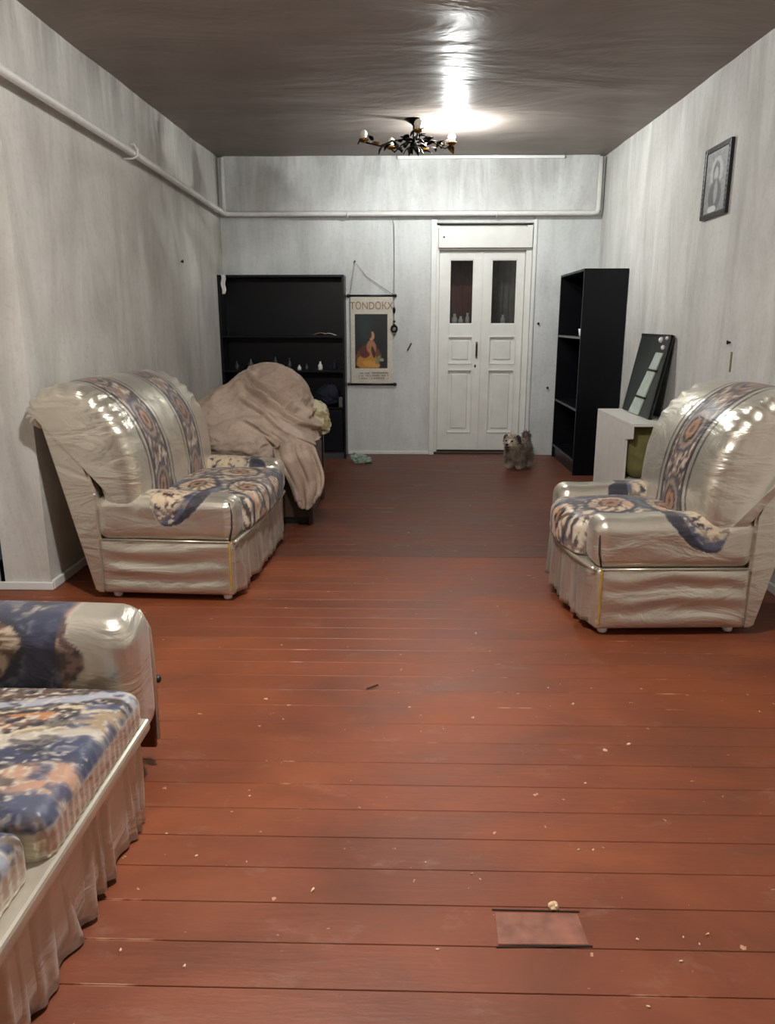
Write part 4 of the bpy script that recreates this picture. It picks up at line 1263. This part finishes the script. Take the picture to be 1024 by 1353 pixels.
# ------------------------------------------------------------------ framed picture on the right wall
fr = empty('framed_picture', (XR - 0.014, 5.20, 2.055)); tag(fr, 'small dark framed grey portrait hanging high on the right wall', 'picture')
fw, fh, ft = 0.205, 0.43, 0.032
def frame_bar(p0, p1, w):
    pass
boxes_ = [(-0.012, 0.013, -fw, -fw + ft, 0, fh), (-0.012, 0.013, fw - ft, fw, 0, fh), (-0.012, 0.013, -fw + ft, fw - ft, 0, ft), (-0.012, 0.013, -fw + ft, fw - ft, fh - ft, fh)]
for b_ in boxes_: box('frame_bar', M['black'], fr, *b_, 0.006)
bm = bmesh.new()
for i in range(15):
    yy = -fw + 0.02 + i * (2 * fw - 0.04) / 14
    for z in (ft / 2, fh - ft / 2): add_box(bm, -0.0145, -0.010, yy - 0.008, yy + 0.008, z - 0.009, z + 0.009, 0.003, 1)
for i in range(15):
    z = 0.02 + i * (fh - 0.04) / 14
    for yy in (-fw + ft / 2, fw - ft / 2): add_box(bm, -0.0145, -0.010, yy - 0.009, yy + 0.009, z - 0.008, z + 0.008, 0.003, 1)
cv = link('carving', bm_mesh('carving', bm), M['black'], fr); cv['kind'] = 'stuff'
n, m = 50, 70
gy_, gz = np.meshgrid(np.linspace(-fw + ft - .002, fw - ft + .002, n), np.linspace(ft - .002, fh - ft + .002, m))
a_, b__ = gy_.ravel() * -1, gz.ravel() - 0.0
nz_ = fbm(a_ * 60, b__ * 60, None, 8, 3)
pic = mixn(np.tile(cl(150, 150, 148), (len(a_), 1)), cl(96, 96, 96), nz_)
pic = mixn(pic, cl(172, 172, 170), ell(0, 0.27, 0.10, 0.09)); pic = mixn(pic, cl(70, 70, 70), ell(0, 0.26, 0.055, 0.075)); pic = mixn(pic, cl(168, 166, 162), ell(0.0, 0.25, 0.034, 0.05))
pic = mixn(pic, cl(66, 66, 66), ell(0, 0.13, 0.10, 0.10)); pic = mixn(pic, cl(140, 140, 138), ell(0.01, 0.15, 0.03, 0.07)); pic = mixn(pic, cl(196, 196, 192), ell(-0.03, 0.05, 0.07, 0.022))
F = [(j * n + i, j * n + i + 1, (j + 1) * n + i + 1, (j + 1) * n + i) for j in range(m - 1) for i in range(n - 1)]
o = link('portrait', pydata('portrait', np.stack([np.full(len(a_), -0.001), gy_.ravel(), gz.ravel()], 1), F, cols4(pic, np.ones(len(a_)))), M['print'], fr)
o.modifiers.new('thick', 'SOLIDIFY').thickness = 0.003

# ------------------------------------------------------------------ the dog by the door
dog = empty('dog', (1.10, 7.40, 0), math.radians(-32)); tag(dog, 'small shaggy grey tan dog with dark ears standing by the door', 'dog')
SK = [((0, .12, .205), .082), ((0, .03, .20), .085), ((0, -.055, .205), .085), ((0, -.105, .255), .066), ((0, -.140, .292), .073), ((0, -.185, .278), .046), ((0, -.222, .262), .030),
      ((.055, -.065, .13), .038), ((.056, -.055, .065), .027), ((.056, -.062, .026), .025), ((.056, -.090, .019), .019),
      ((-.055, -.065, .13), .038), ((-.056, -.055, .065), .027), ((-.056, -.062, .026), .025), ((-.056, -.090, .019), .019),
      ((.060, .105, .145), .050), ((.062, .150, .080), .030), ((.062, .138, .028), .024), ((.062, .110, .019), .019),
      ((-.060, .105, .145), .050), ((-.062, .150, .080), .030), ((-.062, .138, .028), .024), ((-.062, .110, .019), .019),
      ((0, .175, .255), .030), ((0.01, .185, .315), .028), ((0.01, .150, .345), .020)]
SE = [(0, 1), (1, 2), (2, 3), (3, 4), (4, 5), (5, 6), (2, 7), (7, 8), (8, 9), (9, 10), (2, 11), (11, 12), (12, 13), (13, 14), (0, 15), (15, 16), (16, 17), (17, 18), (0, 19), (19, 20), (20, 21), (21, 22), (0, 23), (23, 24), (24, 25)]
me = bpy.data.meshes.new('dog_skel')
me.from_pydata([p for p, r in SK], SE, [])
tmp = bpy.data.objects.new('dog_tmp', me); C.objects.link(tmp)
smod = tmp.modifiers.new('skin', 'SKIN')
for i, (p, r) in enumerate(SK):
    me.skin_vertices[0].data[i].radius = (r, r)
me.skin_vertices[0].data[0].use_root = True
tmp.modifiers.new('sub', 'SUBSURF').levels = 2
bpy.context.view_layer.update()
dm = bpy.data.meshes.new_from_object(tmp.evaluated_get(bpy.context.evaluated_depsgraph_get()))
bpy.data.objects.remove(tmp)
dm.name = 'dog_body'
def dog_col(p):
    n_ = len(p)
    c = mixn(np.tile(cl(172, 156, 140), (n_, 1)), cl(124, 110, 99), sstep(0.4, 0.65, fbm(p[:, 0] * 25, p[:, 1] * 25, p[:, 2] * 25, 2, 3)))
    c = mixn(c, cl(100, 88, 80), sstep(0.0, 0.10, p[:, 1]) * sstep(0.14, 0.24, p[:, 2]) * 0.8)     # darker saddle
    c = mixn(c, cl(198, 184, 166), sstep(0.10, 0.03, p[:, 2]) * 0.7)                               # pale feet
    c = mixn(c, cl(206, 194, 176), sstep(-0.16, -0.19, p[:, 1]) * sstep(0.24, 0.26, p[:, 2]))      # pale face
    c = mixn(c, cl(196, 182, 164), sstep(0.04, 0.02, np.abs(p[:, 0])) * sstep(-0.10, -0.13, p[:, 1]) * sstep(0.30, 0.32, p[:, 2]))
    return c
co = np.array([v.co[:] for v in dm.vertices])
a = dm.color_attributes.new('Col', 'FLOAT_COLOR', 'POINT'); a.data.foreach_set('color', cols4(dog_col(co), np.ones(len(co))).astype(np.float32).ravel())
body = link('body', dm, M['fur'], dog, smooth=True)
# shaggy coat
tri = []
for pl_ in dm.polygons:
    vs = list(pl_.vertices)
    for k in range(1, len(vs) - 1): tri.append((vs[0], vs[k], vs[k + 1]))
tri = np.array(tri)
A, B, Cq = co[tri[:, 0]], co[tri[:, 1]], co[tri[:, 2]]
cr = np.cross(B - A, Cq - A); ar = np.linalg.norm(cr, axis=1)
rg = np.random.default_rng(4)
NT = 7000
pick = rg.choice(len(tri), NT, p=ar / ar.sum())
r1, r2 = np.sqrt(rg.random(NT)), rg.random(NT)
P0 = A[pick] * (1 - r1)[:, None] + B[pick] * (r1 * (1 - r2))[:, None] + Cq[pick] * (r1 * r2)[:, None]
nn = cr[pick] / ar[pick][:, None]
low = np.clip(P0[:, 2] / 0.06, 0.15, 1)
facez = sstep(-0.17, -0.21, P0[:, 1])
Ln = (0.030 + 0.016 * rg.random(NT)) * low * (1 - 0.6 * facez)
dr = nn * 0.75 + np.array([0, 0.18, -0.55]) + rg.normal(0, 0.22, (NT, 3))
dr /= np.linalg.norm(dr, axis=1, keepdims=True)
s1 = np.cross(dr, np.array([0.3, 0.2, 0.9])); s1 /= np.linalg.norm(s1, axis=1, keepdims=True)
s2 = np.cross(dr, s1)
wd = 0.0042
b0 = P0 - nn * 0.002
V = np.stack([b0 + s1 * wd, b0 - s1 * wd * .5 + s2 * wd * .87, b0 - s1 * wd * .5 - s2 * wd * .87, P0 + dr * Ln[:, None]], 1).reshape(-1, 3)
V[:, 2] = np.maximum(V[:, 2], 0.001)
i4 = np.arange(NT)[:, None] * 4
F = np.concatenate([i4 + np.array([[0, 1, 3]]), i4 + np.array([[1, 2, 3]]), i4 + np.array([[2, 0, 3]])])
cc = np.repeat(dog_col(P0) * (0.8 + 0.4 * rg.random(NT))[:, None], 4, 0)
fu = link('fur', pydata('fur', V, F, cols4(cc, np.ones(len(V)))), M['fur'], dog); fu['kind'] = 'stuff'
M['dog_dark'] = plain('dog_dark', lin(38, 30, 27), 0.8, var=0.3, scale=60, bump=0.3)
M['dog_eye'] = plain('dog_eye', lin(12, 10, 9), 0.12)
for sg in (-1, 1):
    p, F = rbox(0.016, 0.024, 0.040, 0.015, 0.005)
    p = p.copy(); p[:, 0] += sg * 0.20 * (0.03 - p[:, 2]) ; p[:, 1] *= 0.7 + 6 * (0.04 - p[:, 2])
    link('ear', pydata('ear', p, F), M['dog_dark'], dog, (sg * 0.064, -0.140, 0.312), (0.15, 0, 0), smooth=True)
    lathe('eye', M['dog_eye'], dog, [(0.001, -.011), (.008, -.008), (.011, 0), (.008, .008), (.001, .011)], 12, (sg * 0.029, -0.205, 0.299))
lathe('nose', M['dog_eye'], dog, [(0.002, -.012), (.012, -.007), (.016, 0), (.011, .009), (.002, .012)], 12, (0, -0.256, 0.270))
box('mouth', M['dog_dark'], dog, -0.016, 0.016, -0.256, -0.240, 0.240, 0.250, 0.004)

# ------------------------------------------------------------------ odds and ends on the floor
p, F = lump([((0, 0, .03), (.085, .06, .045)), ((.06, .0, .025), (.06, .045, .03)), ((-.05, .02, .05), (.04, .04, .04))], (0, 0, .03), 22, 8, 0.03, 22.0, 0.015, 0.001)
o = link('plastic_bag', pydata('plastic_bag', p, F), M['plastic_bag'], None, (-0.47, 7.68, 0.0), smooth=False)
tag(o, 'small crumpled white and green plastic bag on the floor by the shelf unit', 'bag')
CH = [(-0.53, 2.63), (0.64, 2.62), (0.02, 2.58), (0.68, 2.3), (0.77, 2.34), (0.57, 2.75), (-0.23, 1.63), (0.66, 1.5), (0.69, 1.48), (0.63, 1.43), (0.72, 1.51), (0.55, 1.49), (0.48, 1.8), (0.52, 1.8), (0.55, 1.81), (-0.42, 1.73), (-0.65, 1.43), (-0.49, 1.39), (1.32, 2.58), (-0.44, 2.48), (0.08, 1.45), (0.2, 1.68), (0.18, 1.7), (-0.56, 1.75), (0.06, 1.74), (-0.47, 2.02), (-0.67, 1.84), (0.57, 2.11), (0.52, 1.31)]
def chip_mesh(s):
    r_ = random.Random(s)
    k = 7
    out = [(math.cos(2 * PI * i / k) * r_.uniform(.6, 1.2), math.sin(2 * PI * i / k) * r_.uniform(.4, 1.0)) for i in range(k)]
    V = [(x * .007, y_ * .005, 0.0) for x, y_ in out] + [(x * .006, y_ * .004, r_.uniform(.0015, .0035)) for x, y_ in out]
    F = [tuple(range(k - 1, -1, -1)), tuple(range(k, 2 * k))] + [(i, (i + 1) % k, k + (i + 1) % k, k + i) for i in range(k)]
    me = pydata('paint_chip', V, F); me.materials.append(M['chip'])
    return me
cms = [chip_mesh(s) for s in range(4)]
rs = random.Random(9)
big = {3: 1.7, 4: 1.3, 1: 1.3, 0: 1.2, 6: 1.3}
for i, (x, yy) in enumerate(CH):
    o = link('paint_chip', cms[i % 4], None, None, (x, yy, 0.0012), (0, 0, rs.uniform(0, 6.28)))
    k = big.get(i, rs.uniform(.55, .95)); o.scale = (k, k, k)
    tag(o, 'tiny pale paint chip lying on the red brown floor boards', 'chip', 'pale paint chips scattered on the floor')
o = tube('twig', M['dark_cord'], None, [(-0.148, 2.72, 0.004), (-0.125, 2.735, 0.006), (-0.105, 2.755, 0.004)], 0.0028, 6)
tag(o, 'small dark twig on the floor in the middle of the room', 'twig')
p, F = lump([((0, 0, .006), (.014, .010, .008))], (0, 0, .006), 8, 3, 0.006, 60.0, 0.01, 0.001)
o = link('pebble', pydata('pebble', p, F), M['chip'], None, (0.372, 1.585, 0.0), smooth=True)
tag(o, 'pale crumb of plaster at the far edge of the floor patch', 'pebble')
